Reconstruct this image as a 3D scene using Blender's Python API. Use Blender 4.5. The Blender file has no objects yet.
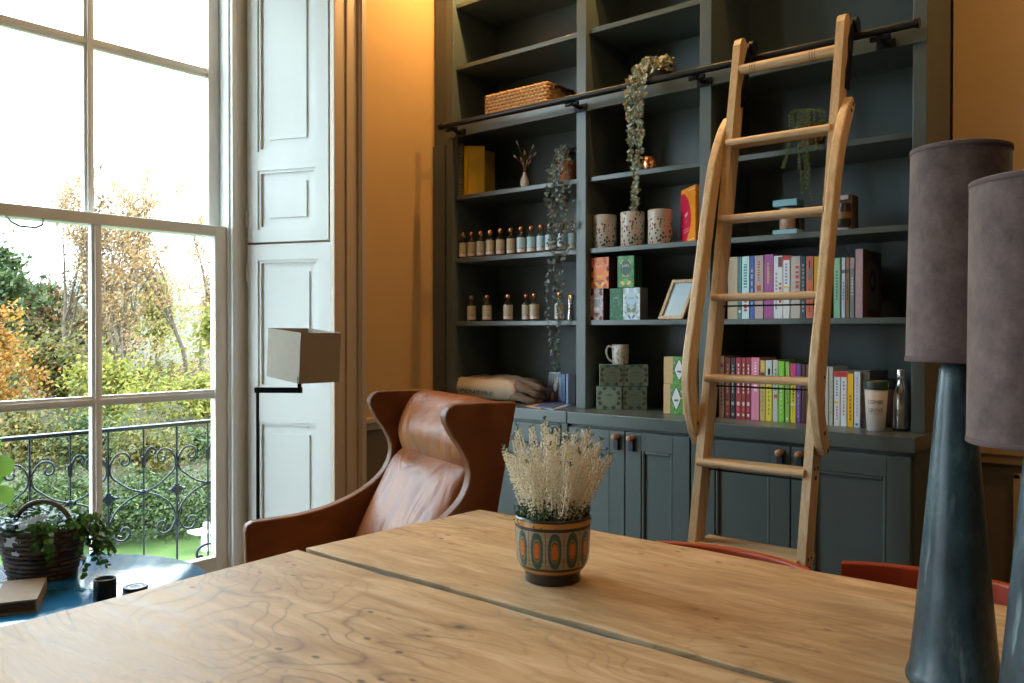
import bpy, bmesh, math, random
from mathutils import Vector, Matrix, noise
random.seed(7)
S = bpy.context.scene
COL = S.collection
pi = math.pi

# ------------------------------------------------------------------ camera, sky, sun, exposure
CAM_H = 1.21
FPX, PCX, PCY = 834.55, 512.0, 339.71
_y, _p, _r = [math.radians(a) for a in (39.7516, -0.5610, 0.0555)]
FW = Vector((-math.sin(_y)*math.cos(_p), math.cos(_y)*math.cos(_p), math.sin(_p)))
_rt = Vector((math.cos(_y), math.sin(_y), 0)); _up = _rt.cross(FW)
RT = math.cos(_r)*_rt + math.sin(_r)*_up
UP = -math.sin(_r)*_rt + math.cos(_r)*_up
cd = bpy.data.cameras.new('camera'); cam = bpy.data.objects.new('camera', cd); COL.objects.link(cam)
M = Matrix((RT, UP, -FW)).transposed().to_4x4(); M.translation = Vector((0, 0, CAM_H)); cam.matrix_world = M
cd.sensor_width = 36; cd.lens = FPX/1024*36; cd.shift_y = -(341.5-PCY)/1024; cd.clip_end = 400; cd.clip_start = .05
S.camera = cam
S.view_settings.view_transform = 'Standard'; S.view_settings.look = 'None'
S.view_settings.gamma = 1; S.view_settings.use_curve_mapping = False
S.view_settings.exposure = 0.30

w = bpy.data.worlds.new('overcast_sky'); S.world = w; w.use_nodes = True
wn = w.node_tree; bg = wn.nodes['Background']; bg.inputs[0].default_value = (0.72, 0.88, 1.0, 1); bg.inputs[1].default_value = 10.0

def light(kind, loc, energy, color, size=.1, aim=None, **kw):
    d = bpy.data.lights.new(kw.pop('name', 'lamp_light'), kind); o = bpy.data.objects.new(d.name, d); COL.objects.link(o)
    o.location = loc; d.energy = energy; d.color = color
    if kind in ('POINT', 'SPOT'): d.shadow_soft_size = size
    if kind == 'AREA': d.size = size
    for k, v in kw.items(): setattr(d, k, v)
    if aim: o.rotation_euler = (Vector(aim)-Vector(loc)).to_track_quat('-Z', 'Y').to_euler()
    return o
sun = light('SUN', (-10, 30, 20), 6.0, (1.0, .86, .62), name='autumn_sun', aim=(-16, 12, 0)); sun.data.angle = .03
WARM = (1.0, .60, .26)
light('SPOT', (-2.50, 2.42, 3.40), 22, WARM, .03, (-2.62, 2.62, 1.2), name='ceiling_spot', spot_size=1.5, spot_blend=.9)
light('SPOT', (-1.55, 2.25, 3.42), 24, WARM, .03, (-1.5, 2.75, 1.6), name='ceiling_spot', spot_size=1.7, spot_blend=.9)
light('SPOT', (0.35, 2.30, 3.42), 40, WARM, .03, (-.2, 3.0, 1.6), name='ceiling_spot', spot_size=1.6, spot_blend=.9)
for _x, _e in ((-2.36, 22.0), (-1.62, 15.0), (-.98, 5.0)):   # the lamps in the three cornice downlights
    light('POINT', (_x, 2.685, 2.945), _e, (1.0, .56, .20), .012, name='cornice_downlight_bulb')
light('POINT', (0.2, .7, 3.0), 16, (1.0, .66, .36), .12, name='warm_fill_light')  # added warm fill for the table and window wall; no pendant hangs here
# sky portals standing in the open sashes (they only guide sampling of the sky)
for yc in (1.18, -1.2, -3.58):
    d = light('AREA', (-3.31, yc, 1.58), 1, (1, 1, 1), name='window_daylight'); d.data.shape = 'RECTANGLE'
    d.data.size = 2.8; d.data.size_y = 1.55; d.data.cycles.is_portal = True
    d.rotation_euler = (0, -pi/2, 0)

def sight(u, v, ax, val):
    """the point of the plane (axis ax = val) that the camera sees at pixel u, v"""
    d = FW + RT*((u-PCX)/FPX) - UP*((v-PCY)/FPX)
    o = Vector((0, 0, CAM_H)); return o + d*((val-o[ax])/d[ax])
def sx(u, y, v=330): return sight(u, v, 1, y).x
def sz(u, v, y): return sight(u, v, 1, y).z

# ------------------------------------------------------------------ mesh helpers
class MB:
    def __init__(s): s.v = []; s.f = []; s.m = []; s.s = []
    def add(s, vs, fs, mi=0, smooth=False):
        n = len(s.v); s.v += [Vector(p) for p in vs]
        for f in fs: s.f.append([n+i for i in f]); s.m.append(mi); s.s.append(smooth)
        return s
    def box(s, x0, y0, z0, x1, y1, z1, mi=0, M=None):
        if x0 > x1: x0, x1 = x1, x0
        if y0 > y1: y0, y1 = y1, y0
        if z0 > z1: z0, z1 = z1, z0
        vs = [Vector(p) for p in ((x0,y0,z0),(x1,y0,z0),(x1,y1,z0),(x0,y1,z0),(x0,y0,z1),(x1,y0,z1),(x1,y1,z1),(x0,y1,z1))]
        if M is not None: vs = [M @ p for p in vs]
        return s.add(vs, [(0,3,2,1),(4,5,6,7),(0,1,5,4),(1,2,6,5),(2,3,7,6),(3,0,4,7)], mi)
    def tube(s, pts, r, seg=8, mi=0, caps=True, up=None, flat=1.0):
        pts = [Vector(p) for p in pts]; n = len(pts)
        rs = r if isinstance(r, (list, tuple)) else [r]*n
        vs = []; prev = None
        for i, p in enumerate(pts):
            t = (pts[min(i+1, n-1)]-pts[max(i-1, 0)])
            if t.length < 1e-9: t = Vector((0, 0, 1))
            t.normalize()
            if prev is None:
                a = Vector(up) if up else (Vector((0, 0, 1)) if abs(t.z) < .9 else Vector((1, 0, 0)))
            else: a = prev
            a = a - t*a.dot(t)
            if a.length < 1e-6: a = t.orthogonal()
            a.normalize(); prev = a; b = t.cross(a)
            for k in range(seg):
                th = 2*pi*k/seg; vs.append(p + a*math.cos(th)*rs[i] + b*math.sin(th)*rs[i]*flat)
        fs = [(i*seg+k, i*seg+(k+1) % seg, (i+1)*seg+(k+1) % seg, (i+1)*seg+k) for i in range(n-1) for k in range(seg)]
        s.add(vs, fs, mi, seg > 4)
        if caps: s.add(vs[:seg], [tuple(range(seg))[::-1]], mi); s.add(vs[-seg:], [tuple(range(seg))], mi)
        return s
    def lathe(s, prof, seg=24, c=(0, 0, 0), mi=0, M=None, closed=True):
        c = Vector(c); vs = []
        for r, z in prof:
            for k in range(seg): vs.append(Vector((c.x+r*math.cos(2*pi*k/seg), c.y+r*math.sin(2*pi*k/seg), c.z+z)))
        if M is not None: vs = [M @ p for p in vs]
        n = len(prof); fs = [(i*seg+k, i*seg+(k+1) % seg, (i+1)*seg+(k+1) % seg, (i+1)*seg+k) for i in range(n-1) for k in range(seg)]
        s.add(vs, fs, mi, True)
        if closed:
            if prof[0][0] > 1e-5: s.add(vs[:seg], [tuple(range(seg))[::-1]], mi)
            if prof[-1][0] > 1e-5: s.add(vs[-seg:], [tuple(range(seg))], mi)
        return s
    def prism(s, poly, fn, d0, d1, mi=0, smooth=False):
        """poly: 2D outline; fn(a, b, d) -> 3D"""
        n = len(poly); vs = [fn(a, b, d0) for a, b in poly]+[fn(a, b, d1) for a, b in poly]
        s.add(vs, [tuple(range(n))[::-1], tuple(range(n, 2*n))], mi)
        s.add(vs, [(i, (i+1) % n, n+(i+1) % n, n+i) for i in range(n)], mi, smooth)
        return s
    def quad(s, c, a, b, mi=0): # centre, two half-axes
        c, a, b = Vector(c), Vector(a), Vector(b); return s.add([c-a-b, c+a-b, c+a+b, c-a+b], [(0, 1, 2, 3)], mi)
    def build(s, name, mats, parent=None, kind=None, bevel=0, seg=2, local=False, sub=0, normals=False):
        me = bpy.data.meshes.new(name)
        off = Vector((0, 0, 0))
        if not local:
            q = parent
            while q is not None: off += q.location; q = q.parent
        me.from_pydata([tuple(p-off) for p in s.v], [], s.f)
        if not isinstance(mats, (list, tuple)): mats = [mats]
        for m in mats: me.materials.append(m)
        me.polygons.foreach_set('material_index', s.m); me.polygons.foreach_set('use_smooth', s.s)
        if normals:
            bm = bmesh.new(); bm.from_mesh(me); bmesh.ops.remove_doubles(bm, verts=bm.verts, dist=1e-5)
            bmesh.ops.recalc_face_normals(bm, faces=bm.faces); bm.to_mesh(me); bm.free()
        me.update()
        o = bpy.data.objects.new(name, me); COL.objects.link(o)
        if parent is not None: o.parent = parent
        if kind: o['kind'] = kind
        if sub:
            m = o.modifiers.new('subdivision', 'SUBSURF'); m.levels = m.render_levels = sub
        if bevel:
            m = o.modifiers.new('bevel', 'BEVEL'); m.width = bevel; m.segments = seg; m.limit_method = 'ANGLE'; m.angle_limit = .7
        return o
def tag(o, label, cat, group=None):
    o['label'] = label; o['category'] = cat
    if group: o['group'] = group
    return o
def thing(name, loc, label, cat, group=None, rz=0):
    o = bpy.data.objects.new(name, None); COL.objects.link(o); o.location = loc; o.rotation_euler = (0, 0, rz)
    o.empty_display_size = .05
    return tag(o, label, cat, group)
def struct(mb, name, mats, parent=None, **k):
    o = mb.build(name, mats, parent, **k)
    if parent is None: o['kind'] = 'structure'
    return o
def dup(root, loc=None, rz=None, label=None, par=None):
    c = root.copy(); COL.objects.link(c)
    if par is not None: c.parent = par
    if loc is not None: c.location = loc
    if rz is not None: c.rotation_euler = (0, 0, rz)
    if label: c['label'] = label
    for ch in list(root.children): dup(ch, par=c)
    return c
def smoothstep(t): t = max(0, min(1, t)); return t*t*(3-2*t)
def spline(pts, n=8):
    pts = [Vector(p) for p in pts]; P = [pts[0]*2-pts[1]]+pts+[pts[-1]*2-pts[-2]]; out = []
    for i in range(1, len(P)-2):
        for k in range(n):
            t = k/n; a, b, c, d = P[i-1], P[i], P[i+1], P[i+2]
            out.append(.5*((2*b)+(c-a)*t+(2*a-5*b+4*c-d)*t*t+(3*b-a-3*c+d)*t**3))
    out.append(pts[-1]); return out
_txt = {}
def text_mesh(string, h):
    """built-in font, as flat mesh data in the XY plane, centred, cap height about h"""
    if string not in _txt:
        cu = bpy.data.curves.new('lettering', 'FONT'); cu.body = string; cu.align_x = 'CENTER'; cu.resolution_u = 2
        ob = bpy.data.objects.new('lettering', cu); COL.objects.link(ob)
        dg = bpy.context.evaluated_depsgraph_get(); me = ob.evaluated_get(dg).to_mesh()
        _txt[string] = ([v.co.copy() for v in me.vertices], [tuple(p.vertices) for p in me.polygons])
        ob.evaluated_get(dg).to_mesh_clear(); bpy.data.objects.remove(ob); bpy.data.curves.remove(cu)
    vs, fs = _txt[string]; k = h/.7
    return [v*k for v in vs], fs
def lettering(string, h, fn, name, mat, parent, squeeze=1.0, local=False):
    vs, fs = text_mesh(string, h); mb = MB(); mb.add([fn(v.x*squeeze, v.y-h/2) for v in vs], fs)
    return mb.build(name, mat, parent, local=local)

# ------------------------------------------------------------------ materials
def nt(name):
    m = bpy.data.materials.new(name); m.use_nodes = True; t = m.node_tree
    return m, t, t.nodes['Principled BSDF']
def N(t, kind, **kw):
    n = t.nodes.new(kind)
    for k, v in kw.items():
        if k.startswith('i_'): n.inputs[k[2:].replace('_', ' ')].default_value = v
        else: setattr(n, k, v)
    return n
def ramp(t, stops, interp='LINEAR'):
    n = t.nodes.new('ShaderNodeValToRGB'); r = n.color_ramp; r.interpolation = interp
    while len(r.elements) < len(stops): r.elements.new(.5)
    for e, (p, c) in zip(r.elements, stops): e.position = p; e.color = (c[0], c[1], c[2], 1) if not isinstance(c, (int, float)) else (c, c, c, 1)
    return n
def L(t, a, b): t.links.new(a, b)
def coords(t, scale=(1, 1, 1), rot=(0, 0, 0), kind='Object'):
    tc = t.nodes.new('ShaderNodeTexCoord'); mp = t.nodes.new('ShaderNodeMapping')
    mp.inputs['Scale'].default_value = scale; mp.inputs['Rotation'].default_value = rot
    L(t, tc.outputs[kind], mp.inputs['Vector']); return mp.outputs['Vector']
def math_(t, op, a, b=None, c=None):
    n = t.nodes.new('ShaderNodeMath'); n.operation = op
    for i, x in enumerate((a, b, c)):
        if x is None: continue
        if isinstance(x, (int, float)): n.inputs[i].default_value = x
        else: L(t, x, n.inputs[i])
    return n.outputs[0]
def bump(t, b, h, strength=.3, dist=.002):
    n = t.nodes.new('ShaderNodeBump'); n.inputs['Strength'].default_value = strength; n.inputs['Distance'].default_value = dist
    L(t, h, n.inputs['Height']); L(t, n.outputs[0], b.inputs['Normal'])
def mix(t, f, a, b, mode='MIX'):
    n = t.nodes.new('ShaderNodeMix'); n.data_type = 'RGBA'; n.blend_type = mode
    for i, x in ((0, f), (6, a), (7, b)):
        if isinstance(x, (int, float)): n.inputs[i].default_value = x
        elif isinstance(x, tuple): n.inputs[i].default_value = (*x[:3], 1)
        else: L(t, x, n.inputs[i])
    return n.outputs[2]
def plain(name, col, rough=.5, metal=0, var=.12, scale=9, bmp=.06, spec=.5, coat=0, stretch=(1, 1, 1)):
    """slightly mottled procedural colour with fine relief"""
    m, t, b = nt(name); v = coords(t, stretch)
    n = N(t, 'ShaderNodeTexNoise', i_Scale=scale, i_Detail=4.0, i_Roughness=.6); L(t, v, n.inputs['Vector'])
    r = ramp(t, [(.25, tuple(c*(1-var) for c in col)), (.75, tuple(min(1, c*(1+var)) for c in col))])
    L(t, n.outputs['Fac'], r.inputs[0]); L(t, r.outputs[0], b.inputs['Base Color'])
    b.inputs['Roughness'].default_value = rough; b.inputs['Metallic'].default_value = metal
    b.inputs['Specular IOR Level'].default_value = spec; b.inputs['Coat Weight'].default_value = coat
    if bmp:
        n2 = N(t, 'ShaderNodeTexNoise', i_Scale=scale*14, i_Detail=3.0); L(t, v, n2.inputs['Vector']); bump(t, b, n2.outputs['Fac'], bmp, .002)
    return m
def wood(name, c1, c2, axis='z', rough=.45, scale=1.0, k=1.0):
    m, t, b = nt(name); st = {'x': (.06, 1, 1), 'y': (1, .06, 1), 'z': (1, 1, .06)}[axis]
    v = coords(t, tuple(a*scale for a in st))
    n = N(t, 'ShaderNodeTexNoise', i_Scale=45.0, i_Detail=6.0, i_Roughness=.62, i_Distortion=.6); L(t, v, n.inputs['Vector'])
    n2 = N(t, 'ShaderNodeTexNoise', i_Scale=260.0, i_Detail=2.0); L(t, v, n2.inputs['Vector'])
    r = ramp(t, [(.32, c2), (.62, c1)]); L(t, n.outputs['Fac'], r.inputs[0])
    r2 = ramp(t, [(.35, .75), (.6, 1.0)]); L(t, n2.outputs['Fac'], r2.inputs[0])
    L(t, mix(t, .6, r.outputs[0], r2.outputs[0], 'MULTIPLY'), b.inputs['Base Color'])
    b.inputs['Roughness'].default_value = rough; bump(t, b, n2.outputs['Fac'], .12*k, .002); return m

m_white = plain('white_gloss_paint', (.74, .75, .72), .38, var=.03, scale=3, bmp=.03)
m_green = plain('sage_green_cabinet_paint', (.082, .105, .100), .38, var=.08, scale=6, bmp=.10, stretch=(1, 1, .12))
m_greenh = plain('sage_green_shelf_paint', (.084, .107, .102), .30, var=.08, scale=6, bmp=.10, stretch=(.12, 1, 1))
m_ochre = plain('ochre_wall_plaster', (.56, .36, .155), .75, var=.05, scale=2.5, bmp=.05)
m_dado = plain('taupe_dado_paint', (.17, .13, .085), .6, var=.05, scale=2.5, bmp=.04)
m_archi = plain('stone_woodwork_paint', (.50, .40, .30), .42, var=.04, scale=4, bmp=.03)
m_rear = plain('deep_green_rear_wall', (.05, .055, .045), .7)
m_ceil = plain('ceiling_plaster', (.34, .28, .21), .8, var=.03, scale=2)
m_floor = wood('dark_oak_floor', (.16, .09, .045), (.09, .05, .025), 'y', .4, .5)
m_black = plain('matt_black_metal', (.012, .013, .015), .38, .6, var=.2)
m_iron = plain('blue_black_wrought_iron', (.012, .022, .032), .35, .5, var=.3, scale=30)
m_maple = wood('pale_oiled_oak', (.70, .49, .27), (.52, .33, .16), 'z', .38, 1.6)
m_maplex = wood('pale_oiled_oak_rung', (.70, .49, .28), (.52, .33, .16), 'x', .38, 1.6)
m_copper = plain('copper_foil', (.80, .36, .18), .25, 1.0, var=.15, scale=60)
m_steel = plain('brushed_steel', (.62, .64, .66), .22, 1.0, var=.06, scale=40)
m_terra = plain('terracotta', (.42, .12, .045), .75, var=.2, scale=20)
m_darkpot = plain('dark_grey_pot', (.025, .025, .022), .6)
m_cream = plain('cream_ceramic', (.72, .68, .60), .3, var=.04)
m_paper = plain('paper_pages', (.62, .56, .46), .8, var=.1, scale=120, bmp=.2, stretch=(1, 1, .05))
m_soil = plain('dark_soil', (.02, .014, .01), .95, var=.4, scale=60, bmp=.5)

def glass_mat(name, col=(1, 1, 1), rough=0.0, thin=True):
    m, t, b = nt(name); b.inputs['Base Color'].default_value = (*col, 1)
    b.inputs['Roughness'].default_value = rough; b.inputs['Transmission Weight'].default_value = 1; b.inputs['IOR'].default_value = 1.45
    return m
m_glass = glass_mat('bottle_glass', (.95, .97, .96))
def pane_mat():
    m = bpy.data.materials.new('window_glass'); m.use_nodes = True; t = m.node_tree; t.nodes.clear()
    o = t.nodes.new('ShaderNodeOutputMaterial'); a = t.nodes.new('ShaderNodeBsdfTransparent'); g = t.nodes.new('ShaderNodeBsdfGlossy')
    g.inputs['Roughness'].default_value = .02; f = t.nodes.new('ShaderNodeLayerWeight'); f.inputs[0].default_value = .5
    mx = t.nodes.new('ShaderNodeMixShader'); L(t, math_(t, 'MULTIPLY_ADD', math_(t, 'POWER', f.outputs['Facing'], 5.0), .4, .025), mx.inputs[0]); L(t, a.outputs[0], mx.inputs[1]); L(t, g.outputs[0], mx.inputs[2]); L(t, mx.outputs[0], o.inputs[0])
    a.inputs[0].default_value = (.97, .985, .98, 1); return m
m_pane = pane_mat()

def leaf_mat(name, cols, rough=.45, trans=.25):
    """colour differs from leaf to leaf"""
    m, t, b = nt(name); g = t.nodes.new('ShaderNodeNewGeometry')
    r = ramp(t, [(i/max(1, len(cols)-1), c) for i, c in enumerate(cols)]); L(t, g.outputs['Random Per Island'], r.inputs[0])
    L(t, r.outputs[0], b.inputs['Base Color']); b.inputs['Roughness'].default_value = rough
    if trans:
        tr = t.nodes.new('ShaderNodeBsdfTranslucent'); L(t, r.outputs[0], tr.inputs[0]); mx = t.nodes.new('ShaderNodeMixShader'); mx.inputs[0].default_value = trans
        L(t, b.outputs[0], mx.inputs[1]); L(t, tr.outputs[0], mx.inputs[2]); L(t, mx.outputs[0], t.nodes['Material Output'].inputs[0])
    return m

def table_wood():
    m, t, b = nt('weathered_elm'); v = coords(t, (.55, 1.25, 1.0)); v2 = coords(t, (.30, 1.6, 1.0)); v3 = coords(t)
    n = N(t, 'ShaderNodeTexNoise', i_Scale=2.7, i_Detail=2.4, i_Roughness=.48, i_Distortion=.9); L(t, v, n.inputs['Vector'])
    # growth-ring contours of the figure
    c = math_(t, 'PINGPONG', math_(t, 'MULTIPLY', n.outputs['Fac'], 40.0), 1.0)
    line = ramp(t, [(0.0, 1.0), (.07, .55), (.22, .12), (.6, 0.0)]); L(t, c, line.inputs[0])
    nm = N(t, 'ShaderNodeTexNoise', i_Scale=1.5, i_Detail=1.0); L(t, v3, nm.inputs['Vector'])
    fade = ramp(t, [(.42, .10), (.60, .95)]); L(t, nm.outputs['Fac'], fade.inputs[0])
    g = N(t, 'ShaderNodeTexNoise', i_Scale=16.0, i_Detail=7.0, i_Roughness=.65, i_Distortion=.9); L(t, v2, g.inputs['Vector'])
    base = ramp(t, [(.28, (.40, .22, .10)), (.5, (.60, .38, .185)), (.72, (.79, .56, .33))]); L(t, g.outputs['Fac'], base.inputs[0])
    col = mix(t, math_(t, 'MULTIPLY', math_(t, 'MULTIPLY', line.outputs[0], fade.outputs[0]), .64), base.outputs[0], (.17, .085, .04))
    # large, soft tonal drift
    big = N(t, 'ShaderNodeTexNoise', i_Scale=2.2, i_Detail=3.0); L(t, v3, big.inputs['Vector'])
    br = ramp(t, [(.3, .78), (.7, 1.08)]); L(t, big.outputs['Fac'], br.inputs[0]); col = mix(t, .8, col, br.outputs[0], 'MULTIPLY')
    # knots and worm holes
    vo = N(t, 'ShaderNodeTexVoronoi', i_Scale=3.3); L(t, coords(t, (1.0, 1.5, 0.0)), vo.inputs['Vector'])
    wob = math_(t, 'ADD', vo.outputs['Distance'], math_(t, 'MULTIPLY', g.outputs['Fac'], .05))
    kn = ramp(t, [(.046, 1.0), (.075, .4), (.15, 0.0)]); L(t, wob, kn.inputs[0])
    col = mix(t, math_(t, 'MULTIPLY', kn.outputs[0], .9), col, (.06, .035, .02))
    v4 = N(t, 'ShaderNodeTexVoronoi', i_Scale=34.0); L(t, coords(t, (.6, 1.0, 0.0)), v4.inputs['Vector'])
    gate = ramp(t, [(.50, 0.0), (.60, 1.0)]); n5 = N(t, 'ShaderNodeTexNoise', i_Scale=3.1, i_Detail=2.0); L(t, v3, n5.inputs['Vector']); L(t, n5.outputs['Fac'], gate.inputs[0])
    ho = ramp(t, [(.10, 1.0), (.2, 0.0)]); L(t, v4.outputs['Distance'], ho.inputs[0])
    col = mix(t, math_(t, 'MULTIPLY', math_(t, 'MULTIPLY', ho.outputs[0], gate.outputs[0]), .8), col, (.10, .055, .03))
    L(t, col, b.inputs['Base Color'])
    b.inputs['Specular IOR Level'].default_value = .42
    rr = ramp(t, [(.3, .46), (.7, .62)]); L(t, g.outputs['Fac'], rr.inputs[0]); L(t, rr.outputs[0], b.inputs['Roughness'])
    h = math_(t, 'SUBTRACT', g.outputs['Fac'], math_(t, 'MULTIPLY', kn.outputs[0], 1.2)); bump(t, b, h, .35, .003)
    return m
m_table = table_wood()

def leather(name, c1, c2, rough, wr, scale=7.0, coat=.25, spec=.5):
    m, t, b = nt(name); v = coords(t, (1, 1, 1))
    n = N(t, 'ShaderNodeTexNoise', i_Scale=scale, i_Detail=5.0, i_Distortion=.8); L(t, v, n.inputs['Vector'])
    r = ramp(t, [(.3, c2), (.68, c1)]); L(t, n.outputs['Fac'], r.inputs[0]); L(t, r.outputs[0], b.inputs['Base Color'])
    b.inputs['Roughness'].default_value = rough; b.inputs['Coat Weight'].default_value = coat; b.inputs['Specular IOR Level'].default_value = spec; b.inputs['Coat Roughness'].default_value = .25
    n2 = N(t, 'ShaderNodeTexNoise', i_Scale=6.5, i_Detail=2.0, i_Distortion=1.6); L(t, coords(t, (1, 1, .45), (0.3, .5, .4)), n2.inputs['Vector'])
    n3 = N(t, 'ShaderNodeTexVoronoi', i_Scale=220.0); L(t, v, n3.inputs['Vector'])
    bump(t, b, math_(t, 'ADD', math_(t, 'MULTIPLY', n2.outputs['Fac'], wr), math_(t, 'MULTIPLY', n3.outputs['Distance'], .03)), .6, .02)
    return m
m_shell = leather('polished_brown_leather', (.22, .078, .026), (.11, .034, .012), .50, .04, 5, .0, .35)
m_seat = leather('creased_tan_leather', (.34, .105, .028), (.17, .045, .013), .36, .9, 6, .0, .22)

def suede():
    m, t, b = nt('mauve_brown_suede'); v = coords(t)
    n = N(t, 'ShaderNodeTexNoise', i_Scale=38.0, i_Detail=6.0, i_Roughness=.75); L(t, v, n.inputs['Vector'])
    n1 = N(t, 'ShaderNodeTexNoise', i_Scale=11.0, i_Detail=3.0); L(t, v, n1.inputs['Vector'])
    s = math_(t, 'ADD', math_(t, 'MULTIPLY', n.outputs['Fac'], .6), math_(t, 'MULTIPLY', n1.outputs['Fac'], .4))
    r = ramp(t, [(.38, (.058, .036, .031)), (.62, (.155, .102, .090))]); L(t, s, r.inputs[0]); L(t, r.outputs[0], b.inputs['Base Color'])
    b.inputs['Roughness'].default_value = .9; b.inputs['Sheen Weight'].default_value = .35; b.inputs['Sheen Roughness'].default_value = .5
    bump(t, b, n.outputs['Fac'], .4, .003); return m
m_suede = suede()
def patina():
    m, t, b = nt('blue_grey_patinated_stone'); v = coords(t, (1, 1, .5))
    n = N(t, 'ShaderNodeTexNoise', i_Scale=16.0, i_Detail=7.0, i_Roughness=.7); L(t, v, n.inputs['Vector'])
    r = ramp(t, [(.35, (.014, .026, .032)), (.52, (.036, .066, .078)), (.68, (.12, .17, .18))]); L(t, n.outputs['Fac'], r.inputs[0])
    sc = N(t, 'ShaderNodeTexNoise', i_Scale=55.0, i_Detail=4.0); L(t, coords(t, (1, 1, .12)), sc.inputs['Vector']); r2 = ramp(t, [(.66, 0.0), (.74, .5)]); L(t, sc.outputs['Fac'], r2.inputs[0])
    L(t, mix(t, r2.outputs[0], r.outputs[0], (.28, .36, .37)), b.inputs['Base Color']); b.inputs['Roughness'].default_value = .33
    bump(t, b, n.outputs['Fac'], .25, .003); return m
m_patina = patina()

def speckle(name, base, cols, scale=120, thr=.28, rough=.5, cell=(1, 1, 1), soft=.02):
    """small printed motifs: spots of random colour over a ground"""
    m, t, b = nt(name); v = coords(t, cell); vo = N(t, 'ShaderNodeTexVoronoi', i_Scale=float(scale)); L(t, v, vo.inputs['Vector'])
    sp = t.nodes.new('ShaderNodeSeparateColor'); L(t, vo.outputs['Color'], sp.inputs[0])
    r = ramp(t, [(i/len(cols), c) for i, c in enumerate(cols)], 'CONSTANT'); L(t, sp.outputs[0], r.inputs[0])
    mk = ramp(t, [(thr, 1.0), (thr+soft, 0.0)]); L(t, vo.outputs['Distance'], mk.inputs[0])
    L(t, mix(t, mk.outputs[0], base, r.outputs[0]), b.inputs['Base Color']); b.inputs['Roughness'].default_value = rough; return m
def kaleido(name, base, cols, w, h, scale=55, rough=.45, x0=0.0):
    """mirrored ornament for a printed carton face; w, h: face size"""
    m, t, b = nt(name); tc = t.nodes.new('ShaderNodeTexCoord'); s = t.nodes.new('ShaderNodeSeparateXYZ'); L(t, tc.outputs['Object'], s.inputs[0])
    ax = math_(t, 'ABSOLUTE', math_(t, 'SUBTRACT', s.outputs[0], x0)); az = math_(t, 'PINGPONG', s.outputs[2], h/2)
    c = t.nodes.new('ShaderNodeCombineXYZ'); L(t, ax, c.inputs[0]); L(t, az, c.inputs[2]); L(t, s.outputs[1], c.inputs[1])
    vo = N(t, 'ShaderNodeTexVoronoi', i_Scale=float(scale)); L(t, c.outputs[0], vo.inputs['Vector'])
    sp = t.nodes.new('ShaderNodeSeparateColor'); L(t, vo.outputs['Color'], sp.inputs[0])
    r = ramp(t, [(i/len(cols), cc) for i, cc in enumerate(cols)], 'CONSTANT'); L(t, sp.outputs[1], r.inputs[0])
    mk = ramp(t, [(.50, 1.0), (.54, 0.0)]); L(t, vo.outputs['Distance'], mk.inputs[0])
    L(t, mix(t, mk.outputs[0], base, r.outputs[0]), b.inputs['Base Color']); b.inputs['Roughness'].default_value = rough; return m
_flat = {}
def paint(col, rough=.5, metal=0):
    key = (tuple(col), rough, metal)
    if key not in _flat: _flat[key] = plain('print_%d' % len(_flat), col, rough, metal, var=.04, scale=30, bmp=.02)
    return _flat[key]
# ------------------------------------------------------------------ the room
XW, YW, XR, YF, ZC = -2.78, 3.09, 2.6, -5.1, 3.52      # window wall, bookcase wall, right, rear, ceiling
XG = -3.17                                             # inner face of the window joinery
WIN = [(0.41, 1.955), (-1.975, -0.43), (-4.36, -2.815)]                 # window openings along y (at the joinery)
SPL = .245                                             # how much each splayed reveal opens out
ZH = 3.02                                              # window head
m = MB(); m.box(-3.45, YF-.2, -.12, XR+.2, YW+.2, 0); struct(m, 'floor', m_floor)
m = MB(); m.box(-3.45, YF-.2, ZC, XR+.2, YW+.2, ZC+.12); struct(m, 'ceiling', m_ceil)
# window wall: piers with splayed reveals, lintels; built as one wall
m = MB(); XO = -3.30
ys = [YF]
piers = []
for (a, b) in sorted(WIN): piers.append((ys[-1], a)); ys.append(b)
piers.append((ys[-1], YW)); 
for i, (a, b) in enumerate(piers):
    ia = a+(SPL if i > 0 else 0); ib = b-(SPL if i < len(piers)-1 else 0)
    e0 = a+(.02 if i > 0 else 0); e1 = b-(.02 if i < len(piers)-1 else 0)
    m.prism([(XW, ia), (XW, ib), (XG, b-(.095 if i < len(piers)-1 else 0)), (XO, e1), (XO, e0), (XG, a+(.095 if i > 0 else 0))], lambda p, q, d: Vector((p, q, d)), 0, ZC)
for (a, b) in WIN:
    m.box(XO, a-.02, ZH, XW, b+.02, ZC); m.box(XO, a-.02, ZH, XW, a-SPL, ZC); m.box(XO, b+.02, ZH, XW, b+SPL, ZC)
struct(m, 'wall_left', m_ochre)
m = MB(); m.box(-3.45, YW, 0, XR+.2, YW+.2, ZC); struct(m, 'wall_back', m_ochre)
m = MB(); m.box(XR, YF, 0, XR+.2, YW, ZC); struct(m, 'wall_right', m_rear)
m = MB(); m.box(-3.45, YF-.2, 0, XR+.2, YF, ZC); struct(m, 'wall_front', m_rear)

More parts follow.
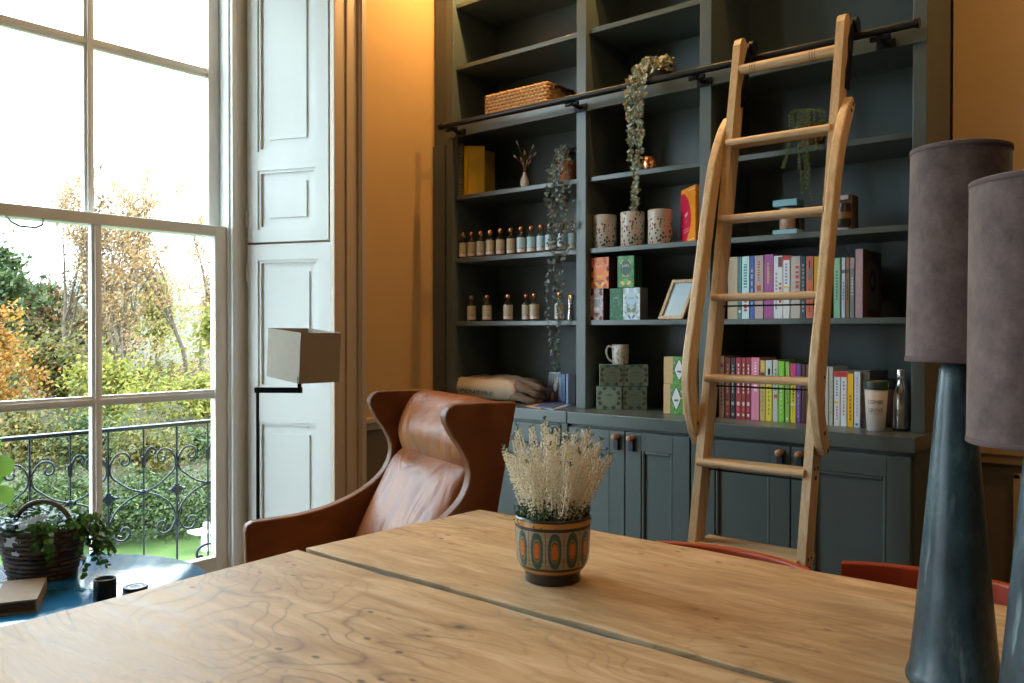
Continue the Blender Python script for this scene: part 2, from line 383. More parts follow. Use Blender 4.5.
def architrave(name, y0, y1, sgn):
    """moulded casing on the window wall between y0 (window side) and y1"""
    m = MB(); yy = lambda t: y0+(y1-y0)*t
    for a, b, d in ((0, .10, .030), (.10, .40, .020), (.40, .46, .030), (.46, .76, .024), (.76, 1.0, .040), (.80, .92, .048)):
        m.box(XW, yy(a), 0, XW+d, yy(b), ZH+.12)
    struct(m, name, m_archi, bevel=.003)
n = 0
for (a, b) in WIN:
    architrave('trim_%d' % (n+1), b+.212, b+.375, 1); architrave('trim_%d' % (n+2), a-.212, a-.375, -1); n += 2
    m = MB(); m.box(XW, a-.375, ZH+.12, XW+.04, b+.375, ZH+.20); m.box(XW, a-.39, ZH+.20, XW+.07, b+.39, ZH+.23); struct(m, 'trim_%d' % (n+1), m_archi, bevel=.003); n += 1
# dado below the chair rail, chair rails, skirting
def wall_run(y0, y1):
    global n
    m = MB(); m.box(XW, y0, .14, XW+.006, y1, .785); struct(m, 'trim_%d' % (n+1), m_dado)
    m = MB(); m.box(XW, y0, .785, XW+.022, y1, .815); m.box(XW, y0, .815, XW+.036, y1, .838); struct(m, 'trim_%d' % (n+2), m_archi if y0 > 2 else m_ochre, bevel=.004); n += 2
wall_run(WIN[0][1]+.376, 2.60); wall_run(WIN[1][1]+.376, WIN[0][0]-.376)
m = MB(); m.box(-.62, YW-.006, .14, XR, YW, .785); struct(m, 'trim_%d' % (n+1), m_dado)
m = MB(); m.box(-.655+.03, YW-.024, .785, XR, YW, .815); m.box(-.655+.03, YW-.038, .815, XR, YW, .84); struct(m, 'trim_%d' % (n+2), m_ochre, bevel=.004)
m = MB()
for x in (-.470, .55): m.box(x, YW-.03, .16, x+.022, YW-.006, .76)
m.box(-.470, YW-.03, .16, .57, YW-.006, .18); m.box(-.470, YW-.03, .74, .57, YW-.006, .76)
struct(m, 'trim_%d' % (n+3), m_ochre, bevel=.004)
m = MB(); m.box(-.62, YW-.02, 0, XR, YW, .14); struct(m, 'baseboard_back', m_archi, bevel=.004)
m = MB(); m.box(XW, WIN[0][1]+.376, 0, XW+.02, 2.6, .14); m.box(XW, WIN[1][1]+.376, 0, XW+.02, WIN[0][0]-.376, .14); struct(m, 'baseboard_left', m_archi, bevel=.004)
m = MB(); m.box(XR-.02, YF, 0, XR, YW, .16); struct(m, 'baseboard_right', m_archi, bevel=.004)

# ------------------------------------------------------------------ sash windows
def sash(root, name, x, y0, y1, z0, z1, stile, top, bot, bars_y, bars_z, t=.04, bw=.038):
    f = MB()
    f.box(x-t, y0, z0, x, y0+stile, z1); f.box(x-t, y1-stile, z0, x, y1, z1)
    f.box(x-t, y0+stile, z1-top, x, y1-stile, z1); f.box(x-t, y0+stile, z0, x, y1-stile, z0+bot)
    fr = f.build(name, m_white, root, bevel=.004)
    ly = [y0+stile]+sorted(bars_y)+[y1-stile]; lz = [z0+bot]+sorted(bars_z)+[z1-top]
    for yb in bars_y:
        g = MB(); g.box(x-t+.004, yb-bw/2, z0+bot, x-.008, yb+bw/2, z1-top); g.box(x-.008, yb-bw/5, z0+bot, x-.001, yb+bw/5, z1-top); g.build('glazing_bar', m_white, fr, bevel=.002)
    for zb in bars_z:
        g = MB(); g.box(x-t+.005, y0+stile, zb-bw/2, x-.010, y1-stile, zb+bw/2); g.box(x-.010, y0+stile, zb-bw/5, x-.003, y1-stile, zb+bw/5); g.build('glazing_bar', m_white, fr, bevel=.002)
    for i in range(len(ly)-1):
        for k in range(len(lz)-1):
            a, b = ly[i]+(bw/2 if i else 0), ly[i+1]-(bw/2 if i < len(ly)-2 else 0); c, d = lz[k]+(bw/2 if k else 0), lz[k+1]-(bw/2 if k < len(lz)-2 else 0)
            g = MB(); g.box(x-t/2-.002, a-.003, c-.003, x-t/2+.002, b+.003, d+.003); g.build('pane', m_pane, fr)
    return fr
for wi, (a, b) in enumerate(WIN):
    f = MB()
    f.box(XG-.125, a-.095, 0.0, XG, a+.012, ZH); f.box(XG-.125, b-.012, 0.0, XG, b+.095, ZH)          # box frame linings
    f.box(XG-.125, a, ZH-.03, XG, b, ZH); f.box(XG-.13, a, 0, XG-.0, b, .10)
    f.box(XG, b-.004, 0, XG+.018, b+.020, ZH); f.box(XG, a-.020, 0, XG+.018, a+.004, ZH)
    wnd = struct(f, 'window_%d' % (wi+1), m_white, bevel=.004)
    y0, y1 = a+.012, b-.012
    ym = (1.407-.41)+a; ym2 = a+(b-ym)
    sash(wnd, 'lower_sash', XG-.012, y0, y1, .10, 1.652, .055, .045, .165, (ym, ym2), (.948,))
    sash(wnd, 'upper_sash', XG-.068, y0, y1, 1.608, ZH-.03, .050, .05, .045, (ym-.001, ym2+.001), (2.300,))
    g = MB(); c = Vector((XG-.012+.006, a+.735, 1.60)) 
    g.tube([Vector((XG-.012, ym-.31, 1.608)), Vector((XG+.012, ym-.30, 1.585)), Vector((XG+.018, ym-.275, 1.572)), Vector((XG+.018, ym-.225, 1.572)), Vector((XG+.012, ym-.20, 1.585)), Vector((XG-.012, ym-.19, 1.608))], .0045, 6)
    g.build('sash_pull', paint((.34, .38, .42), .4), wnd)
    f = MB(); f.box(XO-.04, a-.04, .02, XG-.13, b+.04, .08); struct(f, 'trim_%d' % (n+4+wi), plain('stone_sill_%d' % wi, (.35, .33, .29), .8), bevel=.004)

# ------------------------------------------------------------------ panelled shutters on the splayed reveals
def shutter_pair(a_hinge, b_room, side, upper, lower):
    P0, P1 = Vector((*a_hinge, 0)), Vector((*b_room, 0)); d = (P1-P0); W = d.length; d.normalize()
    nrm = Vector((-d.y, d.x, 0)); 
    if nrm.y*side > 0: nrm = -nrm                     # towards the middle of the opening
    def leaf(z0, z1, panels, label, wtrim):
        r = thing('window_shutter', (P0.x, P0.y, z0), label, 'shutter', None)
        bx = lambda mb, s0, s1, za, zb, d0, d1: mb.prism([(s0, za), (s1, za), (s1, zb), (s0, zb)], lambda s, z, q: P0+d*s+nrm*q+Vector((0, 0, z)), d0, d1)
        Wl = W-wtrim; st0, st1 = .055, .060
        f = MB(); bx(f, .004, st0, z0, z1, .004, .030); bx(f, Wl-st1, Wl, z0, z1, .004, .030)
        zs = [z0]+[z for p in panels for z in p]+[z1]
        for i in range(0, len(zs), 2): bx(f, st0, Wl-st1, zs[i], zs[i+1], .004, .030)
        f.build('frame', m_white, r, bevel=.003)
        for (za, zb) in panels:
            g = MB(); bx(g, st0, Wl-st1, za, zb, .004, .014); pp = g.build('panel', m_white, r)
            g = MB(); e = .012
            bx(g, st0, st0+e, za, zb, .014, .024); bx(g, Wl-st1-e, Wl-st1, za, zb, .014, .024); bx(g, st0+e, Wl-st1-e, za, za+e, .014, .024); bx(g, st0+e, Wl-st1-e, zb-e, zb, .014, .024)
            g.build('moulding', m_white, pp, bevel=.003)
            g = MB(); i = .05; bx(g, st0+i, Wl-st1-i, za+i, zb-i, .014, .020); g.build('raised_field', m_white, pp, bevel=.002)
        for zh in (z0+.10, z1-.12):
            g = MB(); c = P0+d*.003+nrm*.032+Vector((0, 0, zh)); g.tube([c-Vector((0, 0, .035)), c+Vector((0, 0, .035))], .006, 8); g.build('hinge', m_white, r)
        return r
    leaf(1.588, ZH-.01, [(1.641, 1.891), (1.971, 2.95)], upper, .012)
    leaf(.05, 1.578, [(.13, .826), (.971, 1.511)], lower, 0)
a, b = WIN[0]
shutter_pair((XG+.004, b+.093), (XW-.004, b+.241), 1, 'upper white panelled shutter leaf folded back beside the sash window', 'lower white panelled shutter leaf behind the square reading lamp')
shutter_pair((XG+.004, a-.093), (XW-.004, a-.241), -1, 'upper white shutter leaf on the near side of the window with balcony view', 'lower white shutter leaf on the near side of the window with balcony view')
a, b = WIN[1]
shutter_pair((XG+.004, b+.093), (XW-.004, b+.241), 1, 'upper white shutter leaf on the far side of the second window', 'lower white shutter leaf on the far side of the second window')

# ------------------------------------------------------------------ the built-in bookcase
YB = 2.75; YBK = 3.068; ZW = .901                      # face of the uprights, back panel, worktop top
ZS = {'E': 1.2555, 'D': 1.543, 'C': 1.829, 'B': 2.135, 'A': 2.419, 'T': 2.700, 'U': 2.97}
UPR = [(-2.68, -2.637), (-1.952, -1.905), (-1.409, -1.364), (-.695, -.655)]
bc = thing('bookcase', (-1.7, 2.91, ZW), 'tall sage green built-in bookcase of three open bays above the cupboards', 'bookcase')
for i, (x0, x1) in enumerate(UPR):
    g = MB(); g.box(x0, YB, ZW, x1, YBK, 3.10); g.build('upright', m_green, bc, bevel=.002)
g = MB(); g.box(-2.775, YB+.025, ZW, -2.68, YB+.05, 3.10); g.box(-2.778, YB+.012, ZW, -2.70, YB+.024, 2.07); g.build('side_filler', m_green, bc, bevel=.002)
g = MB(); g.box(-2.775, YBK, ZW, -.655, YBK+.018, 3.10); g.build('back_panel', m_green, bc)
g = MB(); g.box(-.675, YBK-.02, ZW, -.655, YW, 3.10); g.build('end_panel', m_green, bc)
for i in range(3):
    x0, x1 = UPR[i][1], UPR[i+1][0]
    for k, z in ZS.items():
        if i == 2 and k == 'A': continue
        t = .020
        g = MB(); g.box(x0, YB+.020, z-t, x1, YBK, z); g.build('shelf', m_greenh, bc, bevel=.002)
g = MB(); g.box(-2.66, YB-.006, 2.089, -.655, YB+.012, 2.135); g.build('rail_fascia', m_greenh, bc, bevel=.002)
for _x in (-2.36, -1.62, -.98):
    g = MB(); g.lathe([(.030, 3.02), (.030, 2.972), (.024, 2.965), (.020, 2.985), (0, 2.99)], 20, (_x, 2.685, 0)); g.build('downlight', m_black, bc)
g = MB(); g.box(-2.775, YB-.11, 3.02, -.64, YBK, 3.12); g.box(-2.775, YB-.14, 3.12, -.62, YBK, 3.16); g.build('cornice', m_greenh, bc, bevel=.006)

YC = 2.642                                             # cupboard carcass face
def worktop(x0, x1, label):
    g = MB(); g.box(x0, 2.612, ZW-.046, x1, YW, ZW); o = g.build('worktop', m_greenh, None, bevel=.003); return tag(o, label, 'worktop')
worktop(-2.778, -1.8985, 'sage green worktop carrying the folded sweatshirts behind the wing chair')
worktop(-1.8965, -.648, 'long sage green worktop carrying tea boxes, books and a steel bottle')

def cupboard(x0, x1, label, doors, stile_l=0, stile_r=0, knobs=True):
    r = thing('cupboard', ((x0+x1)/2, 2.86, 0), label, 'cupboard')
    g = MB(); g.box(x0, YC, .09, x1, YW-.003, ZW-.047); g.box(x0+.01, YC+.03, 0, x1-.01, YW-.003, .09); g.build('carcass', m_green, r)
    if stile_l: g = MB(); g.box(x0+.001, YC-.020, .09, x0+stile_l, YC, ZW-.047); g.build('stile', m_green, r, bevel=.002)
    if stile_r: g = MB(); g.box(x1-stile_r, YC-.020, .09, x1-.001, YC, ZW-.047); g.build('stile', m_green, r, bevel=.002)
    for (a, b, kside) in doors:
        zt, zb, st = .843, .10, .066
        g = MB(); g.box(a, YC-.022, zb, a+st, YC, zt); g.box(b-st, YC-.022, zb, b, YC, zt); g.box(a+st, YC-.022, zt-st, b-st, YC, zt); g.box(a+st, YC-.022, zb, b-st, YC, zb+.09)
        g.box(a+st, YC-.010, zb+.09, b-st, YC, zt-st)
        d = g.build('door', m_green, r, bevel=.002)
        g = MB(); e = .012
        g.box(a+st, YC-.019, zb+.09, a+st+e, YC-.01, zt-st); g.box(b-st-e, YC-.019, zb+.09, b-st, YC-.01, zt-st); g.box(a+st+e, YC-.019, zt-st-e, b-st-e, YC-.01, zt-st)
        g.box(a+st+e, YC-.019, zb+.09, b-st-e, YC-.01, zb+.09+e); g.build('panel_moulding', m_green, d, bevel=.005)
        if kside:
            kx = b-.030 if kside > 0 else a+.030
            g = MB(); y0 = YC-.022
            R = Matrix.Translation((kx, y0, .822)) @ Matrix.Rotation(pi/2, 4, 'X')
            g.lathe([(.0105, 0), (.0105, .028), (.0095, .031), (0, .031)], 16, M=R); k = g.build('knob', paint((.40, .22, .12), .45), d, bevel=0)
            g = MB(); g.box(kx-.011, y0-.006, .775, kx+.011, y0-.001, .820); g.box(kx-.009, y0-.014, .778, kx+.009, y0-.010, .815); g.box(kx-.009, y0-.014, .774, kx+.009, y0-.001, .779); g.build('leather_tab', paint((.012, .016, .03), .5), k)
    return r
cupboard(-2.775, -1.900, 'left sage green base cupboard behind the brown wing chair', [(-2.70, -2.352, 1), (-2.348, -1.935, -1)], .07, .03)
cupboard(-1.897, -1.3745, 'middle sage green base cupboard with two knobs above the heather pot', [(-1.893, -1.641, 1), (-1.637, -1.377, -1)])
cupboard(-1.3725, -.655, 'right sage green base cupboard standing behind the ladder', [(-1.348, -1.021, 1), (-1.017, -.662, -1)], .022)

# ------------------------------------------------------------------ ladder rail and library ladder
rail = thing('ladder_rail', (-1.65, 2.67, 2.123), 'black steel ladder rail running across the front of the bookcase', 'rail')
YRL, ZRL = 2.67, 2.1235
g = MB(); g.tube([(-2.635, YRL, ZRL), (-.662, YRL, ZRL)], .0125, 12); g.build('rail_bar', m_black, rail)
for x in (-2.635, -.662):
    g = MB(); g.tube([(x-.006, YRL, ZRL), (x+.006, YRL, ZRL)], .0155, 12); g.build('end_cap', m_black, rail)
for x in (-2.58, -1.925, -1.385, -.77):
    g = MB(); g.tube([(x, YB-.006, ZRL-.020), (x, YB-.03, ZRL-.022), (x, YRL, ZRL-.012)], .009, 8); g.tube([(x-.03, YRL+.012, ZRL-.018), (x+.03, YRL+.012, ZRL-.018)], .008, 8); g.box(x-.028, YB-.014, ZRL-.034, x+.028, YB-.006, ZRL-.008); g.build('rail_bracket', m_black, rail)

SL = .1925                                             # lean: y per z
def LY(z): return 2.583-SL*(2.163-z)                   # front edge of the stiles
LX0, LX1, ST = -1.202, -.869, .025
Z0L = .03
lad = thing('library_ladder', ((LX0+LX1)/2, LY(.1)+.05, 0), 'pale oak rolling library ladder leaning on the black rail with curved handrails', 'ladder')
SD = .062
def ladder_fn(x0):
    return lambda a, z, d: Vector((d, LY(z)+a, z))
for x0, x1 in ((LX0, LX0+ST), (LX1, LX1+ST)):
    top = 2.178
    outline = [(0, Z0L), (SD, Z0L)]+[(SD, 1.90)]
    # scalloped back edge near the roller bracket
    outline += [(SD, 1.96), (SD-.010, 1.975), (SD-.014, 1.995), (SD-.010, 2.015), (SD, 2.035), (SD, 2.06), (SD-.012, 2.08), (SD-.016, 2.10), (SD-.010, 2.125), (SD-.004, 2.145)]
    outline += [(SD-.014, 2.166), (SD-.030, top), (.022, top), (.006, 2.168), (0, 2.15)]
    g = MB(); g.prism(outline, ladder_fn(0), x0, x1); g.build('stile', m_maple, lad, bevel=.007, seg=3)
    g = MB(); xb = x1-.004 if x0 > -1 else x1-.004
    pl = [(SD-.022, 1.945), (SD+.012, 1.945), (SD+.016, 2.165), (SD-.004, 2.17), (SD-.022, 2.10), (SD-.014, 2.05), (SD-.024, 2.0)]
    g.prism(pl, ladder_fn(0), x1-.003, x1+.005); br = g.build('roller_bracket', m_black, lad, bevel=.001)
    g = MB(); g.tube([(x1-.001, YRL, ZRL+.036), (x1+.012, YRL, ZRL+.036)], .024, 16); g.build('roller_wheel', m_black, br)
zr = [1.817, 1.568, 1.317, 1.067, .812, .566, .300]
for k, z in enumerate(zr):
    g = MB(); x0, x1 = LX0+ST-.004, LX1+.004
    fr = -.010
    prof = [(fr+.006, z-.011), (fr, z-.004), (fr, z+.004), (fr+.006, z+.011), (SD-.004, z+.011), (SD+.002, z+.005), (SD+.002, z-.005), (SD-.004, z-.011)] if k < 5 else \
           [(fr+.004, z-.010), (fr-.006, z-.003), (fr-.004, z+.006), (fr+.006, z+.011), (SD+.060, z+.011), (SD+.066, z), (SD+.060, z-.011)]
    yb = LY(z)
    if k < 5: prof = [(a-.004, b) for a, b in prof]; x0 = LX0+.010
    g.prism(prof, lambda a, zz, d: Vector((d, yb+a, zz)), x0 if k < 5 else LX0+.012, LX1+ST*.25, smooth=False); g.build('rung', m_maplex, lad, bevel=.003)
    if k in (2, 3, 4) or k == 4:
        g = MB(); g.tube([(LX0+ST, yb+.045, z-.026), (LX1, yb+.045, z-.026)], .0028, 6); g.build('tie_rod', m_black, lad)
    # screw plugs on the outer face of the right stile
    for a, dz in ((.022, .012), (.046, .012), (.034, -.014)):
        rr = .0045 if dz > 0 else .0068
        g = MB(); g.tube([(LX1+ST-.001, LY(z+dz)+a, z+dz), (LX1+ST+.0012, LY(z+dz)+a, z+dz)], rr, 10)
        g.build('screw', paint((.02, .012, .008), .6), lad)
z = 2.065
g = MB(); yb = LY(z)+.018
g.tube([(LX0+ST-.004, yb, z), (LX1+.004, yb, z)], .0165, 16)
gb = g.build('grab_bar', m_maplex, lad)
for x in (LX0+.063, LX0+.071, LX0+.079, LX1-.077, LX1-.069, LX1-.061):
    g = MB(); g.tube([(x-.0008, yb, z), (x+.0008, yb, z)], .0169, 16); g.build('turned_groove', paint((.16, .08, .03), .6), gb)
# handrails: bowed strips screwed to the outer faces; the curve is (forward offset from the stile front, z)
hcurve = [(.030, 1.905), (.010, 1.868), (-.015, 1.815), (-.038, 1.745), (-.050, 1.66), (-.060, 1.52), (-.068, 1.38), (-.078, 1.24), (-.086, 1.14), (-.080, 1.06), (-.052, .985), (-.014, .915), (.020, .868)]
cl = spline([(a, z, 0) for a, z in hcurve], 5)
for x0, x1 in ((LX0-.029, LX0-.001), (LX1+ST+.001, LX1+ST+.029)):
    vs = []; W2 = .0235
    for i, p in enumerate(cl):
        q0, q1 = cl[max(0, i-1)], cl[min(len(cl)-1, i+1)]; t = Vector((q1.x+LY(q1.y)-q0.x-LY(q0.y), q1.y-q0.y)).normalized(); nn = Vector((t.y, -t.x))
        w2 = W2*(.75+.35*min(1, min(i, len(cl)-1-i)/6))
        c = Vector((LY(p.y)+p.x+.020, p.y))
        a_, b_ = c+nn*w2, c-nn*w2
        vs += [(x0, a_.x, a_.y), (x1, a_.x, a_.y), (x1, b_.x, b_.y), (x0, b_.x, b_.y)]
    k = len(cl); fs = [(4*i+j, 4*i+(j+1) % 4, 4*(i+1)+(j+1) % 4, 4*(i+1)+j) for i in range(k-1) for j in range(4)]+[(3, 2, 1, 0), (4*k-4, 4*k-3, 4*k-2, 4*k-1)]
    g = MB(); g.add(vs, fs, 0, False); h = g.build('handrail', m_maple, lad, bevel=.006, seg=3, normals=True)
    for p in (cl[2], cl[5], cl[-7], cl[-2]):
        y = LY(p.y)+p.x+.020; g = MB(); g.tube([(x1-.001, y, p.y), (x1+.0013, y, p.y)], .006, 10)
        g.build('screw', paint((.02, .012, .008), .6), h)
# ------------------------------------------------------------------ table
TZ = .75
tb = thing('dining_table', (-.35, .93, 0), 'large weathered elm table with a dark groove, carrying the potted heather and two lamps', 'table')
def plank(y0, y1, xl0, xl1):
    g = MB(); x0, x1 = -1.440, 1.05; nx = 40
    # top slab with very slightly wavering long edges
    def edge(y, k): return [(x0+(x1-x0)*i/nx, y+.0022*math.sin(i*.9+k)+.0014*math.sin(i*2.3+k*2)) for i in range(nx+1)]
    e0, e1 = edge(y0, y0*9), edge(y1, y1*7)
    e0[0] = (xl0, e0[0][1]); e1[0] = (xl1, e1[0][1])
    vs = [(x, y, TZ) for x, y in e0]+[(x, y, TZ) for x, y in e1]+[(x, y, TZ-.042) for x, y in e0]+[(x, y, TZ-.042) for x, y in e1]; k = nx+1
    fs = []
    for i in range(nx): fs += [(i, i+1, k+i+1, k+i), (2*k+i+1, 2*k+i, 3*k+i, 3*k+i+1), (2*k+i, 2*k+i+1, i+1, i), (k+i, k+i+1, 3*k+i+1, 3*k+i)]
    fs += [(0, k, 3*k, 2*k), (k-1, 3*k-1, 4*k-1, 2*k-1)]
    g.add(vs, fs); return g.build('plank', m_table, tb, bevel=.002, seg=2, normals=True)
plank(1.080, 1.607, -1.468, -1.442); plank(.10, 1.058, -1.417, -1.470)
g = MB(); g.box(-1.462, 1.055, TZ-.04, 1.03, 1.084, TZ-.010); g.build('groove_strip', paint((.03, .022, .016), .8), tb)
g = MB(); g.box(-1.466, 1.0585, TZ-.03, .4, 1.0615, TZ-.0015); g.build('blue_edge_strip', paint((.05, .20, .28), .5), tb)
for x, y in ((-1.25, .28), (-1.25, 1.40), (.85, .28), (.85, 1.40)):
    g = MB(); g.box(x-.045, y-.045, 0, x+.045, y+.045, TZ-.042); g.build('leg', m_table, tb, bevel=.006)
for x0, y0, x1, y1 in ((-1.25, 1.36, .85, 1.39), (-1.25, .29, .85, .32), (-1.27, .3, -1.24, 1.38), (.84, .3, .87, 1.38)):
    g = MB(); g.box(x0, y0, TZ-.13, x1, y1, TZ-.043); g.build('apron', m_table, tb)

# ------------------------------------------------------------------ heather in its painted pot
def pot_mat():
    m, t, b = nt('hand_painted_glaze'); tc = t.nodes.new('ShaderNodeTexCoord'); s = t.nodes.new('ShaderNodeSeparateXYZ'); L(t, tc.outputs['Object'], s.inputs[0])
    ang = math_(t, 'ARCTAN2', s.outputs[1], s.outputs[0]); K = 13
    fr = math_(t, 'SUBTRACT', math_(t, 'FRACT', math_(t, 'MULTIPLY_ADD', ang, K/(2*pi), 5.30)), .5)
    nz = N(t, 'ShaderNodeTexNoise', i_Scale=60.0, i_Detail=2.0); L(t, tc.outputs['Object'], nz.inputs['Vector'])
    wob = math_(t, 'MULTIPLY', math_(t, 'SUBTRACT', nz.outputs['Fac'], .5), .16)
    dx = math_(t, 'DIVIDE', fr, .37); dz = math_(t, 'DIVIDE', math_(t, 'SUBTRACT', s.outputs[2], .0680), .0335)
    d = math_(t, 'ADD', math_(t, 'POWER', math_(t, 'ADD', math_(t, 'POWER', math_(t, 'ABSOLUTE', dx), 2.4), math_(t, 'POWER', math_(t, 'ABSOLUTE', dz), 2.4)), .42), wob)
    ov = ramp(t, [(0, (.56, .13, .014)), (.44, (.05, .025, .012)), (.50, (.22, .17, .08)), (.62, (.030, .085, .065)), (.97, (.32, .23, .13))], 'CONSTANT'); L(t, d, ov.inputs[0])
    ln = ramp(t, [(0, 0.0), (.955, 0.0), (.97, .9)], 'CONSTANT'); L(t, math_(t, 'MULTIPLY', math_(t, 'ABSOLUTE', fr), 2.0), ln.inputs[0])
    strk = N(t, 'ShaderNodeTexNoise', i_Scale=90.0, i_Detail=3.0); mp = coords(t, (.08, .08, 3)); L(t, mp, strk.inputs['Vector']); sr = ramp(t, [(.35, .55), (.55, 1.05)]); L(t, strk.outputs['Fac'], sr.inputs[0])
    body = mix(t, ln.outputs[0], ov.outputs[0], (.03, .02, .015)); body = mix(t, .6, body, sr.outputs[0], 'MULTIPLY')
    z = math_(t, 'ADD', s.outputs[2], math_(t, 'MULTIPLY', wob, .004))
    bd = ramp(t, [(0, (.028, .022, .019)), (.0225/.13, (.46, .20, .035)), (.0290/.13, (.028, .022, .018)), (.0345/.13, (1, 1, 1)), (.1020/.13, (.03, .022, .018)), (.1080/.13, (.50, .22, .04)), (.1170/.13, (.035, .03, .028))], 'CONSTANT')
    L(t, math_(t, 'DIVIDE', z, .13), bd.inputs[0])
    isb = math_(t, 'MULTIPLY', math_(t, 'GREATER_THAN', z, .0345), math_(t, 'LESS_THAN', z, .1020))
    L(t, mix(t, isb, bd.outputs[0], body), b.inputs['Base Color']); b.inputs['Roughness'].default_value = .28; bump(t, b, strk.outputs['Fac'], .15, .002); return m
PX, PY = -.931, 1.238
hp = thing('potted_heather', (PX, PY, TZ), 'white heather in a painted pot with orange and green ovals on the table', 'plant')
g = MB(); prof = [(.046, 0), (.0505, .001), (.0515, .004), (.0515, .017), (.054, .0205), (.060, .027), (.066, .038), (.0685, .055), (.0695, .08), (.0705, .118), (.0695, .1225), (.0665, .1225), (.0655, .105), (0, .104)]
g.lathe(prof, 48, (PX, PY, TZ)); g.build('pot', pot_mat(), hp)
g = MB(); g.lathe([(.066, .103), (.05, .108), (.02, .112), (0, .113)], 20, (PX, PY, TZ), closed=False); g.build('soil', m_soil, hp)
m_heath = leaf_mat('cream_heather_florets', [(.93, .89, .74), (.84, .72, .46), (.95, .93, .86), (.78, .60, .32)], .7, .2)
m_heathg = leaf_mat('heather_green', [(.03, .06, .02), (.06, .10, .03), (.10, .14, .05)], .6, .15)
protos = []
def spike_mesh(seed):
    rr = random.Random(seed); g = MB(); H = .150
    bend = rr.uniform(-.012, .012)
    P = lambda t: Vector((bend*t*t, 0, H*t))
    g.tube([P(k/6) for k in range(7)], [.0013]*6+[.0005], 5, 0)
    nfl = 120
    for i in range(nfl):
        t = .13+.85*i/nfl; th = i*2.4+rr.random(); R = .0074*(1.15-.65*max(0, (t-.5)/.5)**1.3)
        c = P(t)+Vector((math.cos(th)*R*.65, math.sin(th)*R*.65, rr.uniform(-.001, .001))); s = .0025*rr.uniform(.8, 1.2)
        ax = Vector((math.cos(th), math.sin(th), -.5)).normalized(); u = ax.orthogonal().normalized(); w_ = ax.cross(u)
        tip = c+ax*s*1.8; vs = [c]+[c+ax*s*.9+(u*math.cos(a)+w_*math.sin(a))*s for a in (0, pi/2, pi, 3*pi/2)]+[tip]
        g.add(vs, [(0, 2, 1), (0, 3, 2), (0, 4, 3), (0, 1, 4), (5, 1, 2), (5, 2, 3), (5, 3, 4), (5, 4, 1)], 0)
    for i in range(26):
        t = (i/26)*.30 if i < 20 else rr.uniform(.93, 1.02); th = i*2.4; ax = Vector((math.cos(th), math.sin(th), .9)); c = P(min(1, t))
        g.quad(c+ax*.003, ax*.003, Vector((-ax.y, ax.x, 0))*.0012, 1)
    return g
rr = random.Random(3); nsp = 0
for i in range(40):
    a = i*2.39996; q = math.sqrt((i+.5)/40); base = Vector((PX+math.cos(a)*q*.045, PY+math.sin(a)*q*.045, TZ+.103))
    h = (1.18-.22*q*q)*rr.uniform(.84, 1.16)
    if i < 6:
        o = spike_mesh(i).build('flower_spike', [m_heath, m_heathg], hp, local=True); protos.append(o)
    else: o = protos[i % 6].copy(); COL.objects.link(o)
    o.parent = hp; o.location = base-Vector((PX, PY, TZ))
    out = Vector((math.cos(a), math.sin(a), 0)); up = (Vector((0, 0, 1))+out*(.04+.46*q**1.6)+RT*.06+Vector((rr.uniform(-.06, .06), rr.uniform(-.06, .06), 0))).normalized()
    o.rotation_euler = up.to_track_quat('Z', 'Y').to_euler(); o.scale = (1.05, 1.05, h)
g = MB(); rr = random.Random(5)
for i in range(900):
    a = rr.random()*2*pi; q = math.sqrt(rr.random()); c = Vector((PX+math.cos(a)*q*.070, PY+math.sin(a)*q*.070, TZ+.108+rr.random()*.045*(1.2-q*.5)))
    d = Vector((rr.uniform(-1, 1), rr.uniform(-1, 1), rr.uniform(.2, 1))).normalized(); g.quad(c, d*.0055, d.orthogonal().normalized()*.0012)
g.build('foliage', m_heathg, hp, kind='stuff')

# ------------------------------------------------------------------ the two table lamps
def cone_lamp(cx, cy, zb, hb, r0, r1, zs0, zs1, rs0, rs1, tilt, label, loc_label=None):
    r = thing('table_lamp', (cx, cy, zb), label, 'lamp', None)
    g = MB(); g.lathe([(r0-.004, 0), (r0+.003, .002), (r0+.004, .008), (r0+.002, .016), (r0-.001, .022)]+[(r0-.001+(r1-r0+.001)*(k/10)**.93, .022+(hb-.03)*k/10) for k in range(1, 10)]+[(r1*.98, hb-.012), (r1*.8, hb-.004), (r1*.4, hb), (0, hb)], 40, (cx, cy, zb)); g.build('base', m_patina, r)
    g = MB(); g.lathe([(.009, hb-.002), (.009, zs0-zb+.07)], 12, (cx, cy, zb)); g.build('lamp_holder', m_black, r)
    T = Matrix.Translation((cx, cy, zs0)) @ Matrix.Rotation(tilt, 4, tuple(FW)); hh = zs1-zs0; g = MB()
    g.lathe([(rs0-.002, .001), (rs0, 0), (rs0, .003)]+[(rs0+(rs1-rs0)*k/8, hh*k/8) for k in range(1, 8)]+[(rs1, hh-.003), (rs1, hh), (rs1-.0025, hh-.001)]+[(rs1-.003+(rs0-rs1)*k/4, hh*(1-k/4)+.001) for k in range(0, 5)], 56, M=T, closed=False); g.build('shade', m_suede, r)
    for z in (.0035, hh-.0035): 
        q = rs0 if z < .1 else rs1; g = MB(); g.lathe([(q-.001, z-.0035), (q+.0008, z-.003), (q+.0008, z+.003), (q-.001, z+.0035)], 56, M=T, closed=False)
        g.build('shade_trim', paint((.11, .075, .07), .9), r)
    g = MB(); g.lathe([(rs0-.004, hh*.25), (.012, hh*.25+.004), (.012, hh*.25), (rs0-.004, hh*.25-.003)], 24, M=T, closed=False); g.build('shade_ring', m_black, r)
cone_lamp(-.2505, 1.206, TZ, .425, .0545, .0195, sight(905, 361, 1, 1.206).z, sight(958, 149, 1, 1.206).z, .0600, .0590, math.radians(.9), 'tall mauve suede lamp on a conical blue-grey base, nearer the ladder')
